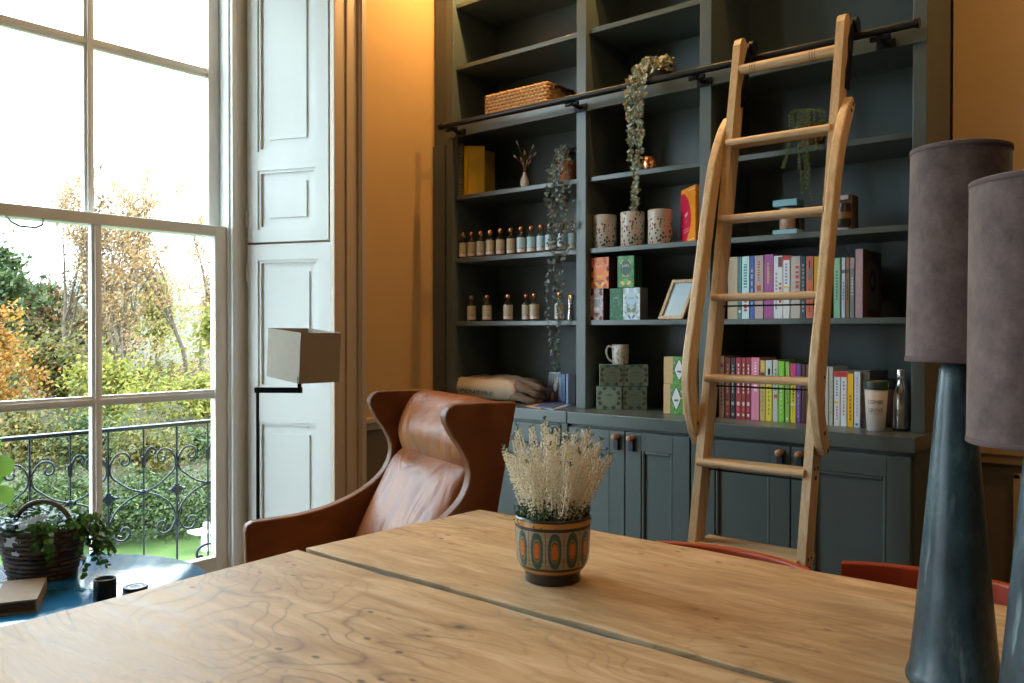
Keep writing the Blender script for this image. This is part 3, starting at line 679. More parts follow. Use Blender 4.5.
cone_lamp(-.136, 1.1, TZ, .352, .0500, .0205, sight(967, 441, 1, 1.08).z, sight(1024, 180, 1, 1.09).z, .0800, .0785, 0, 'mauve suede lamp cut off by the right edge, in front of the taller one')

# ------------------------------------------------------------------ red chairs tucked behind the table
m_red = plain('red_lacquer', (.36, .045, .014), .34, var=.08, scale=8)
def red_chair(cx, cy, zt, label):
    r = thing('dining_chair', (cx, cy, 0), label, 'chair', None); w2 = .185
    pts = [(math.sin(a)*w2/math.sin(.62), .055-.30*(1-math.cos(a))) for a in [(-.62+1.24*k/14) for k in range(15)]]
    g = MB(); vs = []
    for x, y in pts:
        for dy, z in ((0, zt-.075), (.004, zt-.004), (.016, zt), (.022, zt-.006), (.018, zt-.075)): vs.append((cx+x, cy+y+dy, z))
    k = len(pts); fs = [(5*i+j, 5*i+(j+1) % 5, 5*(i+1)+(j+1) % 5, 5*(i+1)+j) for i in range(k-1) for j in range(5)]+[tuple(range(5))[::-1], tuple(range(5*k-5, 5*k))]
    g.add(vs, fs); g.build('backrest', m_red, r, bevel=.003, normals=True)
    g = MB(); g.prism([(-.19, -.34), (.19, -.34), (.20, -.30), (.185, -.02), (.15, .02), (-.15, .02), (-.185, -.02), (-.20, -.30)], lambda a, b, d: Vector((cx+a, cy+b, d)), .43, .455); g.build('seat', m_red, r, bevel=.008)
    for sx_ in (-1, 1):
        g = MB(); g.tube([(cx+sx_*.165, cy-.29, .43), (cx+sx_*.185, cy-.33, 0)], [.016, .011], 10); g.build('leg', m_red, r)
        g = MB(); g.tube([(cx+sx_*.155, cy+.012, zt-.05), (cx+sx_*.160, cy+.005, .45), (cx+sx_*.18, cy+.04, 0)], [.011, .015, .011], 10); g.build('leg', m_red, r)
    return r
red_chair(-.822, 1.735, .7125, 'red wooden chair peeping over the table edge below the ladder')
red_chair(-.372, 1.690, .7530, 'red wooden chair pushed in behind the blue-grey cone lamps')

# ------------------------------------------------------------------ wing chair
CF = Vector((-.343, -.939, 0)).normalized(); CL = Vector((.939, -.343, 0)).normalized()
CB = Vector((-1.971, 1.937, 0))
wc = thing('wing_chair', CB+CL*.29+CF*.25, 'brown leather wing armchair with creased tan seat, behind the table corner', 'armchair')
CP = lambda a, l, z: CB+CF*a+CL*l+Vector((0, 0, z))
front = spline([(.205, 1.012, 0), (.214, .985, 0), (.196, .945, 0), (.165, .900, 0), (.143, .850, 0), (.150, .800, 0), (.182, .755, 0), (.245, .712, 0), (.335, .678, 0), (.430, .660, 0), (.520, .655, 0), (.575, .653, 0)], 5)
side = [(0, 1.020), (.10, 1.0225), (.185, 1.0215)]+[(p.x, p.y) for p in front]+[(.592, .644), (.597, .625), (.585, .30), (.50, .24), (.18, .22), (.145, .30)]
WCH = .579
for l0, l1 in ((0, .036), (WCH-.036, WCH)):
    g = MB(); g.prism(side, lambda a, z, d: CP(a, d, z), l0, l1); g.build('wing_side', m_shell, wc, bevel=.014, seg=4, normals=True)
g = MB(); g.prism([(0.004, 1.016), (.030, 1.010), (.105, .72), (.19, .32), (.15, .30), (.075, .69)], lambda a, z, d: CP(a, d, z), .030, WCH-.030); g.build('back_shell', m_shell, wc, bevel=.006, normals=True)
g = MB(); g.prism([(.15, .30), (.57, .36), (.585, .30), (.57, .24), (.19, .22)], lambda a, z, d: CP(a, d, z), .030, WCH-.030); g.build('seat_base', m_shell, wc, bevel=.01, normals=True)
def pillow(name, path, thick, l0, l1, amp, seed, nl=40):
    """a stuffed pad that follows path (a, z) with bulging, creased leather"""
    P = spline([(a, z, 0) for a, z in path], 9); n = len(P); vs = []; fs = []
    def nrm(i):
        t = (P[min(i+1, n-1)]-P[max(i-1, 0)]).normalized(); return Vector((t.y, -t.x, 0))
    for side_ in (1, -1):
        for i in range(n):
            u = i/(n-1); eu = (1-abs(2*u-1)**5)**.5
            for k in range(nl+1):
                q = k/nl; eq = (1-abs(2*q-1)**6)**.5; nn = nrm(i); th = thick*eu*eq*.5*side_
                p = P[i]+nn*th; l = l0+(l1-l0)*q
                w3 = Vector((l*9+ .9*math.sin(u*3), u*3.2, seed)); 
                wr = noise.noise(w3*1.6)*amp+abs(noise.noise(Vector((l*17+u*7, u*4, seed+4))))*-amp*1.1+noise.noise(Vector((l*34-u*10, u*7, seed+9)))*amp*.22
                if side_ > 0: p = p+nn*wr*eu*eq
                vs.append(CP(p.x, l, p.y))
    m1 = (n)*(nl+1)
    for s_ in (0, 1):
        for i in range(n-1):
            for k in range(nl):
                a = s_*m1+i*(nl+1)+k; f = (a, a+1, a+nl+2, a+nl+1); fs.append(f if s_ == 0 else f[::-1])
    g = MB(); g.add(vs, fs, 0, True); return g.build(name, m_seat, wc, normals=True, sub=1)
pillow('head_cushion', [(.028, 1.014), (.070, .993), (.100, .945), (.112, .900), (.104, .858), (.088, .838)], .056, .038, WCH-.038, .013, 1.5)
pillow('back_cushion', [(.082, .846), (.130, .800), (.160, .745), (.195, .68), (.245, .58), (.285, .47), (.300, .40)], .075, .036, WCH-.036, .018, 7.3)
pillow('seat_cushion', [(.22, .425), (.35, .42), (.48, .425), (.575, .42), (.61, .385)], .12, .038, WCH-.038, .010, 3.3)
g = MB(); pts = [CP(.108, .045+.49*k/20, .842+.002*math.sin(k)) for k in range(21)]; g.tube(pts, .0035, 6); g.build('piping', paint((.42, .22, .10), .4), wc)
g = MB(); g.lathe([(.04, .05), (.035, .20), (.05, .23)], 16, CP(.36, WCH/2, 0)); g.build('pedestal', m_black, wc)
for k in range(5):
    a = k*2*pi/5+.3; c = CP(.36, WCH/2, .06); g = MB(); g.tube([c, c+Vector((math.cos(a)*.15, math.sin(a)*.15, -.015)), c+Vector((math.cos(a)*.27, math.sin(a)*.27, -.045))], [.022, .018, .014], 8); g.build('foot', m_black, wc)

# ------------------------------------------------------------------ reading lamp with a square shade
LD = 2.76
def cp(u, v, d): return Vector((0, 0, CAM_H))+(FW+RT*((u-PCX)/FPX)-UP*((v-PCY)/FPX))*d
pole = cp(257.5, 390, LD); 
fl = thing('reading_lamp', (pole.x, pole.y, 0), 'thin black reading lamp with a square linen shade beside the shutter', 'lamp')
Zp = pole.z; el = cp(299.5, 390, LD-.01); el.z = Zp; ctr = cp(301, 385, LD+.0)
g = MB(); g.tube([(pole.x, pole.y, .012), (pole.x, pole.y, Zp-.006)], .0055, 10); g.build('pole', m_black, fl)
def bar(p, q, hz, wd): 
    g = MB(); t = (q-p).normalized(); s = Vector((-t.y, t.x, 0)).normalized()*wd/2 if abs(t.z) < .9 else Vector((wd/2, 0, 0)); u_ = Vector((0, 0, hz/2)) if abs(t.z) < .9 else Vector((0, hz/2, 0))
    vs = [a+b*s+c*u_ for a in (p, q) for b, c in ((-1, -1), (1, -1), (1, 1), (-1, 1))]; g.add(vs, [(0, 1, 2, 3), (7, 6, 5, 4), (0, 4, 5, 1), (1, 5, 6, 2), (2, 6, 7, 3), (3, 7, 4, 0)]); return g
dr = (el-pole).normalized()
bar(pole-dr*.008, el+dr*.008, .018, .014).build('arm', m_black, fl, normals=True)
up_ = Vector((el.x, el.y, Zp+.045)); g = MB(); g.tube([Vector((el.x, el.y, Zp)), up_], .008, 4); g.build('upright_stem', m_black, fl)
g = MB(); g.lathe([(.11, 0), (.112, .003), (.11, .010), (.02, .014)], 32, (pole.x, pole.y, 0)); g.build('foot_plate', m_black, fl)
SWB, SWA, SHh = .154, .217, .168
near = cp(299, 384.0, LD-.02)
A1 = Vector((RT.x*.110+FW.x*.108, RT.y*.110+FW.y*.108, 0)).normalized(); A2 = Vector((-A1.y, A1.x, 0))
tl = Matrix.Rotation(math.radians(4.5), 3, A1); A2 = tl @ A2; A3 = tl @ Vector((0, 0, 1))
def sm(l, a, z): return near+A1*l+A2*a+A3*z
m_linen = plain('linen_lampshade', (.32, .27, .21), .85, var=.06, scale=60, bmp=.2)
g = MB()
th = .003
for (l0, a0, l1, a1) in ((0, 0, SWB, th), (0, SWA-th, SWB, SWA), (0, 0, th, SWA), (SWB-th, 0, SWB, SWA)):
    vs = [sm(l, a, z) for z in (0, SHh) for l, a in ((l0, a0), (l1, a0), (l1, a1), (l0, a1))]; g.add(vs, [(0, 3, 2, 1), (4, 5, 6, 7), (0, 1, 5, 4), (1, 2, 6, 5), (2, 3, 7, 6), (3, 0, 4, 7)])
g.build('lamp_shade', m_linen, fl, bevel=.001)
g = MB(); cc = sm(SWB*.35, SWA*.3, .05); g.tube([up_, cc, sm(SWB*.35, SWA*.3, .09)], .008, 8); g.lathe([(.0, .0), (.022, .02), (.026, .04), (.0, .07)], 12, sm(SWB*.35, SWA*.3, .085)); g.build('bulb', paint((.7, .7, .66), .3), fl)
# ------------------------------------------------------------------ things on the shelves
BAYX = [(-2.620, -1.952), (-1.891, -1.409), (-1.354, -.695)]
ORD = ['first', 'second', 'third', 'fourth', 'fifth', 'sixth', 'seventh', 'eighth', 'ninth', 'tenth', 'eleventh', 'twelfth']
def label_mat(name, top, low):
    m, t, b = nt(name); tc = t.nodes.new('ShaderNodeTexCoord'); s = t.nodes.new('ShaderNodeSeparateXYZ'); L(t, tc.outputs['Object'], s.inputs[0])
    n = N(t, 'ShaderNodeTexNoise', i_Scale=120.0, i_Detail=2.0); L(t, tc.outputs['Object'], n.inputs['Vector'])
    z = math_(t, 'ADD', s.outputs[2], math_(t, 'MULTIPLY', math_(t, 'SUBTRACT', n.outputs['Fac'], .5), .012))
    r = ramp(t, [(0, low), (.27, tuple(c*.7 for c in low)), (.31, top)], 'CONSTANT'); L(t, math_(t, 'DIVIDE', z, .08), r.inputs[0]); L(t, r.outputs[0], b.inputs['Base Color']); b.inputs['Roughness'].default_value = .5; return m
m_lab_tan = label_mat('tan_label_paper', (.55, .48, .34), (.76, .60, .55)); m_lab_blue = label_mat('pale_blue_label_paper', (.46, .68, .76), (.80, .72, .72))
def clear_mat():
    m = bpy.data.materials.new('clear_bottle_glass'); m.use_nodes = True; t = m.node_tree; t.nodes.clear(); o = t.nodes.new('ShaderNodeOutputMaterial')
    a = t.nodes.new('ShaderNodeBsdfTransparent'); g = t.nodes.new('ShaderNodeBsdfGlossy'); g.inputs['Roughness'].default_value = .08; f = t.nodes.new('ShaderNodeLayerWeight'); mx = t.nodes.new('ShaderNodeMixShader')
    a.inputs[0].default_value = (.86, .92, .88, 1); L(t, math_(t, 'MULTIPLY_ADD', math_(t, 'POWER', f.outputs['Facing'], 2.0), .5, .10), mx.inputs[0]); L(t, a.outputs[0], mx.inputs[1]); L(t, g.outputs[0], mx.inputs[2]); L(t, mx.outputs[0], o.inputs[0]); return m
m_spirit = clear_mat()
m_ink = paint((.02, .03, .06), .5)
def make_bottle(lab, label, group, H=.118, R=.0187):
    r = thing('bottle', (0, 0, 0), label, 'bottle', group)
    g = MB(); g.lathe([(R*.92, 0), (R, .003), (R, H*.60), (R*.93, H*.66), (R*.55, H*.73), (R*.42, H*.78), (R*.42, H*.86), (R*.50, H*.87), (R*.50, H*.89), (R*.3, H*.89)], 20); g.build('glass_body', m_spirit, r, local=True)
    g = MB()
    vs = []; a0, n = -pi/2, 14
    for z in (H*.07, H*.60):
        for k in range(n+1): a = a0-1.75+3.5*k/n; vs.append((math.cos(a)*(R+.0006), math.sin(a)*(R+.0006), z))
    g.add(vs, [(k, k+1, n+2+k, n+1+k) for k in range(n)], 0, True); lb = g.build('paper_label', lab, r, local=True)
    g = MB(); c = (math.cos(-pi/2+.35)*(R+.0012), math.sin(-pi/2+.35)*(R+.0012))
    for dx, dz, sx_, sz_ in ((0, 0, .0032, .0020), (.0022, .0022, .0016, .0026), (-.0022, .0020, .0016, .0020)):
        g.add([(c[0]+dx-sx_, c[1], H*.20+dz), (c[0]+dx, c[1]-.0003, H*.20+dz-sz_), (c[0]+dx+sx_, c[1]+.0004, H*.20+dz), (c[0]+dx, c[1]-.0003, H*.20+dz+sz_)], [(0, 1, 2, 3)])
    g.build('printed_bird', m_ink, lb, kind='stuff', local=True)
    g = MB(); g.lathe([(R*.44, H*.84), (R*.56, H*.86), (R*.58, H*.95), (R*.50, H), (0, H*1.0)], 16); g.build('copper_cap', m_copper, r, local=True)
    g = MB(); g.add([(-R*.58, -R*.3, H*.93), (-R*.50, -R*.75, H*.93), (-R*.82, -R*.95, H*.80), (-R*.95, -R*.50, H*.79)], [(0, 1, 2, 3)]); g.build('seal_strip', paint((.75, .22, .12), .4), r, local=True)
    return r
bt = make_bottle(m_lab_tan, 'x', 'tan labelled bottles'); bb = make_bottle(m_lab_blue, 'x', 'pale blue labelled bottles')
xs = [463, 471.6, 480.6, 490, 500.2, 510.8, 521, 531.2, 541, 549.5, 562, 572.3]
used_t = used_b = False
def place(proto, first, loc, label, rz=0):
    o = proto if first else dup(proto); o.location = loc; o.rotation_euler = (0, 0, rz); o['label'] = label; return o
for i, u in enumerate(xs):
    y = 2.795+(.004 if i % 3 else -.002)
    if i < 6: o = place(bt, i == 0, (sx(u, y), y, ZS['D']), '%s small tan-labelled copper-capped bottle from the left in the row of twelve' % ORD[i].capitalize()); 
    else: o = place(bb, i == 6, (sx(u, y), y, ZS['D']), '%s pale blue-labelled copper-capped bottle from the left in the row of twelve' % ORD[i-6].capitalize())
    o['group'] = 'row of small bottles on the upper bottle shelf'; o.rotation_euler[2] = random.uniform(-.1, .1)+.55
lows = [(471.5, 'alone at the left end'), (487, 'second from the left end'), (508, 'third from the left, standing apart'), (526.5, 'the left-hand one of a touching pair'), (534.5, 'the right-hand one of a touching pair'), (559.5, 'behind the trailing vine, next to the metal measure')]
for i, (u, d) in enumerate(lows):
    y = 2.805 if i != 3 else 2.838
    o = dup(bt); o.location = (sx(u, y), y, ZS['E']); o.rotation_euler = (0, 0, .55+random.uniform(-.15, .15)); o['label'] = 'Tan-labelled bottle on the lower bottle shelf, '+d; o['group'] = 'bottles on the lower bottle shelf'; o.scale = (1.06, 1.06, 1.0)
# metal measure
x = sx(570.5, 2.80); mj = thing('spirit_measure', (x, 2.80, ZS['E']), 'polished hourglass metal measure at the right end of the lower bottle shelf', 'measure')
g = MB(); g.lathe([(.0155, 0), (.0165, .002), (.009, .045), (.0085, .052), (.0155, .105), (.0150, .105), (.008, .054), (0, .053)], 24, (x, 2.80, ZS['E'])); g.build('hourglass_cup', m_steel, mj)
g = MB(); g.lathe([(.0092, .044), (.0100, .048), (.0092, .053)], 24, (x, 2.80, ZS['E']), closed=False); g.build('waist_ring', m_copper, mj)

# --- books
def book(x0, x1, z0, h, y0, dep, col, label, group, marks=(), tilt=0, cover=None, name='book', rz=0):
    xm = (x0+x1)/2; r = thing(name, (xm, y0, z0), label, 'book', group); r.rotation_euler = (0, tilt, rz)
    w2 = max(.0035, (x1-x0)/2); c = .0018 if w2 > .006 else .001
    g = MB(); g.box(-w2, 0, 0, w2, .002, h); g.box(-w2, .002, 0, -w2+c, dep, h); g.box(w2-c, .002, 0, w2, dep, h)
    g.build('cover', cover or paint(col, .42), r, local=True, bevel=.0006, seg=1)
    g = MB(); g.box(-w2+c, .003, .003, w2-c, dep-.003, h-.003); g.build('pages', m_paper, r, local=True)
    for (za, zb, wa, wb, mc) in marks:       # printed blocks on the spine, in fractions
        g = MB(); g.box(-w2+2*w2*wa, -.0006, h*za, -w2+2*w2*wb, .0005, h*zb); g.build('spine_print', paint(mc, .4), r, local=True)
    return r
def letters(za, zb, wa, wb, mc, n=7, seed=0):
    """spine lettering too small to read: short broken dashes"""
    rr = random.Random(seed); out = []; z = za; st = (zb-za)/n
    for i in range(n):
        q = rr.uniform(.45, .8); out.append((z, z+st*q, wa, wb, mc)); z += st
    return out
W_ = (.78, .80, .80); INK = (.04, .05, .09); RED = (.62, .03, .03)
def row(items, z0, y0, group, prefix, depth=.155):
    prev = None
    for i, (u0, u1, vt, col, desc, marks, kw) in enumerate(items):
        x0, x1 = sx(u0, y0), sx(u1, y0)-.0008; h = sz((u0+u1)/2, vt, y0)-z0
        if prev is not None and x0 < prev+.0004: x0 = prev+.0004
        prev = x1
        book(x0, x1, z0, h, y0+kw.get('dy', 0), kw.get('dep', depth), col, desc, group, marks, kw.get('tilt', 0))
K = {}
row([
 (727.5, 737.7, 257.0, (.50, .42, .30), 'plain beige hardback, first book at the left of the middle book shelf', [], K),
 (738, 741.3, 256.8, (.05, .22, .26), 'thin dark teal book right of the beige hardback', [(.1, .14, .2, .8, W_)], K),
 (741.7, 749.2, 256.5, (.55, .80, .82), 'pale aqua book with teal and red capitals on its spine', letters(.50, .90, .25, .7, (.04, .36, .40), 9, 1)+letters(.12, .40, .3, .7, RED, 6, 2), K),
 (749.8, 754.0, 256.0, (.05, .12, .50), 'narrow royal blue book beside the pale aqua one', letters(.2, .85, .35, .65, (.5, .55, .6), 6, 3), K),
 (754.4, 763.3, 255.5, (.48, .40, .39), 'taupe book with a small red fruit picture on its spine', [(.44, .53, .25, .75, (.50, .10, .04))]+letters(.60, .92, .35, .62, (.45, .10, .12), 8, 4), K),
 (764, 773.0, 254.3, (.36, .08, .32), 'magenta purple hardback with gold lettering', letters(.55, .88, .35, .55, (.7, .5, .1), 8, 5), K),
 (773.5, 782.6, 255.8, (.70, .76, .80), 'white book with a small dark picture at the top of its spine', [(.82, .98, .5, .95, (.18, .04, .06))]+letters(.15, .75, .2, .4, (.3, .34, .4), 10, 6)+letters(.25, .6, .6, .85, RED, 5, 16), K),
 (783, 789.6, 255.6, (.74, .77, .80), 'white paperback with a bright red band across the top of its spine', [(.93, 1.0, 0, 1, RED), (.48, .51, .1, .9, (.8, .55, .02))]+letters(.55, .9, .3, .65, (.2, .3, .5), 7, 7), K),
 (790.5, 800.3, 256.2, (.50, .46, .42), 'pale grey hardback with red capitals on its spine', letters(.40, .88, .5, .85, (.45, .06, .06), 6, 8), K),
 (800.7, 805.3, 256.0, (.03, .09, .13), 'dark teal hardback with white lettering left of the coral book', letters(.1, .9, .35, .65, (.45, .5, .5), 12, 9), K),
 (805.8, 812.9, 256.0, (.74, .20, .13), 'coral red book with a blue label motif on its spine', [(.62, .80, .3, .72, (.20, .28, .34)), (.80, .92, .42, .58, (.05, .03, .05))]+letters(.1, .5, .42, .6, (.45, .08, .05), 8, 10), K),
 (813.6, 819, 256.3, (.70, .42, .03), 'yellow book half hidden by the right stile of the ladder', [], K),
 (833.6, 840.0, 258.0, (.24, .52, .34), 'mint green book right of the ladder', letters(.3, .8, .35, .6, (.06, .16, .12), 10, 11), K),
 (841.4, 845.0, 257.6, (.52, .58, .68), 'thin pale blue and white book with blue spine lettering', [(.74, .80, 0, 1, (.08, .1, .1))]+letters(.3, .62, .3, .7, (.1, .18, .5), 6, 12), K),
 (845.4, 849.2, 257.4, (.24, .13, .07), 'brown paperback next to the thin pale blue book', [(.74, .80, 0, 1, (.05, .04, .03))]+letters(.3, .66, .3, .6, (.05, .03, .02), 6, 13), K),
 (849.7, 854.3, 257.8, (.19, .22, .20), 'grey green paperback left of the tall lilac book', [(.82, 1, 0, 1, (.42, .32, .33))]+letters(.38, .7, .35, .7, (.55, .6, .58), 6, 14), K),
], ZS['E'], 2.790, 'books on the middle book shelf', '')
# tall lilac book with its dark cover seen
x0 = sx(855.2, 2.776)
r = thing('book', (x0, 2.776, ZS['E']), 'tall lilac-spined book with a dark cover, last on the middle book shelf', 'book', 'books on the middle book shelf')
w_ = sx(862.3, 2.776)-x0; h = sz(858, 249, 2.776)-ZS['E']
g = MB(); g.box(0, 0, 0, w_, .003, h); g.build('spine', paint((.46, .33, .42), .5), r, local=True)
for k in range(7): g = MB(); g.box(w_*.42, -.0006, h*(.14+.1*k), w_*.62, .001, h*(.20+.1*k)); g.build('spine_print', paint((.60, .44, .24), .5), r, local=True)
g = MB(); g.box(0, .003, 0, .002, .20, h); g.box(w_-.002, .003, 0, w_, .20, h); g.build('cover', paint((.10, .05, .035), .55), r, local=True)
g = MB(); g.box(w_-.0003, .05, h*.12, w_+.0005, .175, h*.82); g.build('cover_panel', paint((.13, .115, .10), .5), r, local=True)
g = MB(); Rm = Matrix.Translation((w_+.0004, .105, h*.55)) @ Matrix.Rotation(pi/2, 4, 'Y'); g.lathe([(.034, 0), (.036, .0005), (.022, .0008), (.020, 0)], 24, M=Rm, closed=False); g.build('cover_wreath', paint((.03, .012, .008), .6), r, local=True)
g = MB(); g.box(.002, .004, .003, w_-.002, .197, h-.003); g.build('pages', m_paper, r, local=True)

pg = 'books standing on the worktop'
def penguinish(u0, u1, vt, col, desc, seed, c2=(.75, .70, .66)):
    return (u0, u1, vt, col, desc, [(.05, .09, .3, .7, c2), (.22, .28, .25, .75, c2), (.13, .19, .3, .7, tuple(min(1, c*2.2) for c in col))]+letters(.42, .92, .38, .62, c2, 8, seed), K)
row([
 (719.2, 724.3, 356.0, (.42, .27, .19), 'tan brown book, first from the left in the worktop row', [(.82, .88, .1, .9, (.3, .05, .04))]+letters(.2, .7, .4, .6, (.12, .07, .05), 8, 21), K),
 penguinish(725.4, 730.4, 357.8, (.20, .03, .022), 'dark red paperback left of the black one in the worktop row', 22, (.55, .28, .10)),
 penguinish(730.9, 735.4, 358.0, (.02, .022, .024), 'black paperback between two dark red ones in the worktop row', 23, (.42, .44, .42)),
 penguinish(736.0, 741.3, 357.6, (.34, .035, .06), 'crimson paperback directly right of the black one', 24),
 penguinish(741.6, 746.0, 357.9, (.33, .045, .03), 'brick red paperback between two crimson ones', 25),
 penguinish(746.3, 751.0, 357.6, (.30, .03, .05), 'crimson paperback left of the broad pink book', 26),
 (751.4, 759.6, 357.6, (.74, .26, .40), 'broad pink book with white lettering on the worktop', letters(.46, .66, .35, .75, (.85, .75, .8), 3, 27)+letters(.72, .95, .4, .65, (.85, .72, .78), 5, 28), K),
 (760.4, 765.6, 360.4, (.58, .44, .15), 'mustard book with a small dark red picture at its top', [(.68, .80, .1, .9, (.16, .05, .05)), (.82, .98, .15, .85, (.70, .52, .12))]+letters(.15, .6, .35, .6, (.36, .26, .10), 6, 29), K),
 (766.0, 772.2, 360.2, (.76, .64, .05), 'bright yellow book with a white and blue panel at the top', [(.72, 1.0, 0, 1, (.55, .70, .74)), (.76, .86, .35, .75, (.05, .08, .2))]+letters(.1, .6, .4, .6, (.32, .28, .04), 7, 30), K),
 (773.0, 778.3, 360.0, (.52, .58, .50), 'pale grey green book with a red spot, left of two lime ones', [(.38, .44, .25, .85, (.6, .08, .03))]+letters(.5, .9, .4, .7, (.2, .3, .2), 5, 31), K),
 (778.7, 784.4, 361.4, (.24, .62, .05), 'vivid lime green book, the left one of two', letters(.15, .7, .35, .6, (.60, .85, .5), 8, 32), K),
 (785.6, 789.8, 361.8, (.30, .55, .10), 'narrower lime green book, the right one of two', [(.04, .08, .3, .7, W_)]+letters(.3, .8, .35, .6, (.12, .3, .05), 7, 33), K),
 (790.8, 796.2, 363.6, (.72, .60, .03), 'yellow book with a pink top half on the worktop', [(.72, 1.0, 0, 1, (.70, .04, .22)), (.29, .32, 0, 1, (.7, .7, .7))]+letters(.36, .68, .4, .65, (.1, .08, .02), 6, 34), K),
 (796.6, 801.2, 363.8, (.16, .07, .34), 'violet book beside the pink and yellow one', letters(.1, .5, .35, .6, (.5, .4, .7), 6, 35), K),
 (801.8, 805.4, 364.5, (.10, .045, .03), 'dark brown book squeezed in right of the violet one', [], K),
 (805.8, 811.2, 364.5, (.17, .085, .055), 'brown book with a black seal on its spine beside the ladder', [(.68, .76, .3, .8, (.02, .02, .02))]+letters(.2, .6, .4, .6, (.06, .03, .02), 6, 36), K),
], ZW, 2.786, pg, '', .15)
row([
 (825.4, 828.8, 366.5, (.60, .55, .52), 'thin greyish white book half behind the right handrail of the ladder', [], K),
 (829.6, 833.2, 367.0, (.56, .62, .52), 'thin pale green white book right of the ladder handrail', letters(.2, .8, .4, .6, (.3, .35, .3), 7, 41), K),
 (834.4, 840.4, 371.3, (.72, .76, .80), 'white paperback with a red top and a yellow mark, left of its twin', [(.90, 1.0, 0, 1, RED), (.41, .45, .05, .75, (.75, .5, .02))]+letters(.55, .85, .35, .6, (.15, .2, .35), 6, 42)+letters(.12, .38, .4, .6, (.6, .15, .2), 5, 43), K),
 (841.0, 847.2, 371.5, (.74, .78, .82), 'white paperback with a red top, left of the golden yellow book', [(.90, 1.0, 0, 1, RED)]+letters(.2, .62, .4, .62, (.6, .15, .2), 7, 44)+letters(.66, .85, .4, .62, (.1, .12, .3), 3, 45), K),
 (847.8, 853.8, 373.6, (.86, .50, .015), 'golden yellow book right of the two red-topped white ones', letters(.12, .62, .35, .62, (.30, .14, .01), 7, 46), K),
 (854.6, 860.6, 371.8, (.62, .70, .80), 'pale blue white book, rightmost of the books on the worktop', [(.03, .07, .25, .7, (.03, .16, .4))]+letters(.2, .92, .4, .58, (.25, .3, .42), 12, 47), K),
], ZW, 2.790, pg, '', .16)
# grey slipcase/album right of them
x0 = sx(861.4, 2.80); r = thing('album', (x0+.012, 2.80, ZW), 'broad grey linen album standing right behind the white coffee cup', 'book', pg)
h = sz(861, 371.5, 2.80)-ZW
g = MB(); g.box(-.012, 0, 0, .014, .003, h); g.box(-.012, .003, 0, -.0095, .20, h); g.box(.0115, .003, 0, .014, .20, h); g.build('cover', plain('grey_linen_cover', (.12, .11, .105), .8, scale=40), r, local=True, bevel=.001)
g = MB(); g.box(-.0095, .004, .004, .0115, .196, h-.004); g.build('pages', m_paper, r, local=True)

# coffee cup
def cup(u, v0, v1, y, rt, rb, body, lid, label, writing=None, hlid=.022):
    x = sx(u, y); z0 = ZW; H = sz(u, v0, y)-z0; r = thing('travel_cup', (x, y, z0), label, 'cup', None)
    g = MB(); g.lathe([(rb-.002, 0), (rb, .002), (rt, H-hlid), (rt-.003, H-hlid+.001)], 32, (x, y, z0)); g.build('cup_body', body, r)
    g = MB(); g.lathe([(rt+.0015, H-hlid-.001), (rt+.002, H-.004), (rt-.001, H), (rt-.006, H), (rt-.007, H-.005), (0, H-.005)], 32, (x, y, z0)); g.build('lid', lid, r)
    if writing:
        for k, tx in enumerate(writing):
            zc = z0+H*(.585-.165*k)
            def fn(a, b, zc=zc):
                th = -pi/2+.20+a/((rt+rb)/2+.001); zz = zc+b; q = rb+(rt-rb)*(zz-z0)/(H-hlid)+.0007
                return Vector((x+math.cos(th)*q, y+math.sin(th)*q, zz))
            lettering(tx, .0125, fn, 'lettering', paint((.015, .06, .045), .5), r, .78)
        g = MB(); zc = z0+H*.585-.165*H-.011
        for k in range(9):
            th0 = -pi/2+.20+(-.020+.040*k/9)/.0335; th1 = -pi/2+.20+(-.020+.040*(k+1)/9)/.0335; q = rb+(rt-rb)*(zc-z0)/(H-hlid)+.0007
            g.add([(x+math.cos(th0)*q, y+math.sin(th0)*q, zc), (x+math.cos(th1)*q, y+math.sin(th1)*q, zc), (x+math.cos(th1)*q, y+math.sin(th1)*q, zc+.0009), (x+math.cos(th0)*q, y+math.sin(th0)*q, zc+.0009)], [(0, 1, 2, 3)])
        g.build('underline', paint((.03, .10, .075), .5), r)
    return r
cup(876.5, 380.6, 427, 2.735, .0345, .0265, paint((.62, .58, .54), .4), paint((.02, .055, .035), .4), 'white travel cup with a dark green lid and green lettering on the worktop', ('COMBE', 'GROVE'), .026)
cup(889.5, 379.0, 423, 2.90, .030, .024, paint((.12, .06, .045), .5), paint((.01, .012, .014), .4), 'dark brown travel cup with a black lid, standing behind the white cup', None, .03)
x = sx(901.5, 2.79); sb = thing('steel_bottle', (x, 2.79, ZW), 'slender brushed steel water bottle at the right end of the worktop', 'bottle')
g = MB(); H = sz(901, 369, 2.79)-ZW
g.lathe([(.0235, .004), (.0255, .010), (.0258, H*.50), (.024, H*.60), (.0155, H*.74), (.0125, H*.80), (.0125, H*.83)], 32, (x, 2.79, ZW)); g.build('flask', m_steel, sb)
g = MB(); g.lathe([(.0235, 0), (.0250, .002), (.0250, .006), (.0235, .008)], 32, (x, 2.79, ZW)); g.build('rubber_foot', m_black, sb)
g = MB(); g.lathe([(.0142, H*.83), (.0148, H*.84), (.0148, H*.985), (.0130, H), (0, H)], 32, (x, 2.79, ZW)); g.build('screw_cap', m_steel, sb)
g = MB()
def fnb(a, b): 
    th = -pi/2+.22+a/.026; return Vector((x+math.cos(th)*.0265, 2.79+math.sin(th)*.0265, ZW+H*.33+b))
for k, tx in enumerate(('COMBE', 'GROVE')): lettering(tx, .0085, lambda a, b, k=k: fnb(a, b-.011*k), 'lettering', paint((.04, .16, .14), .4), sb, .8)

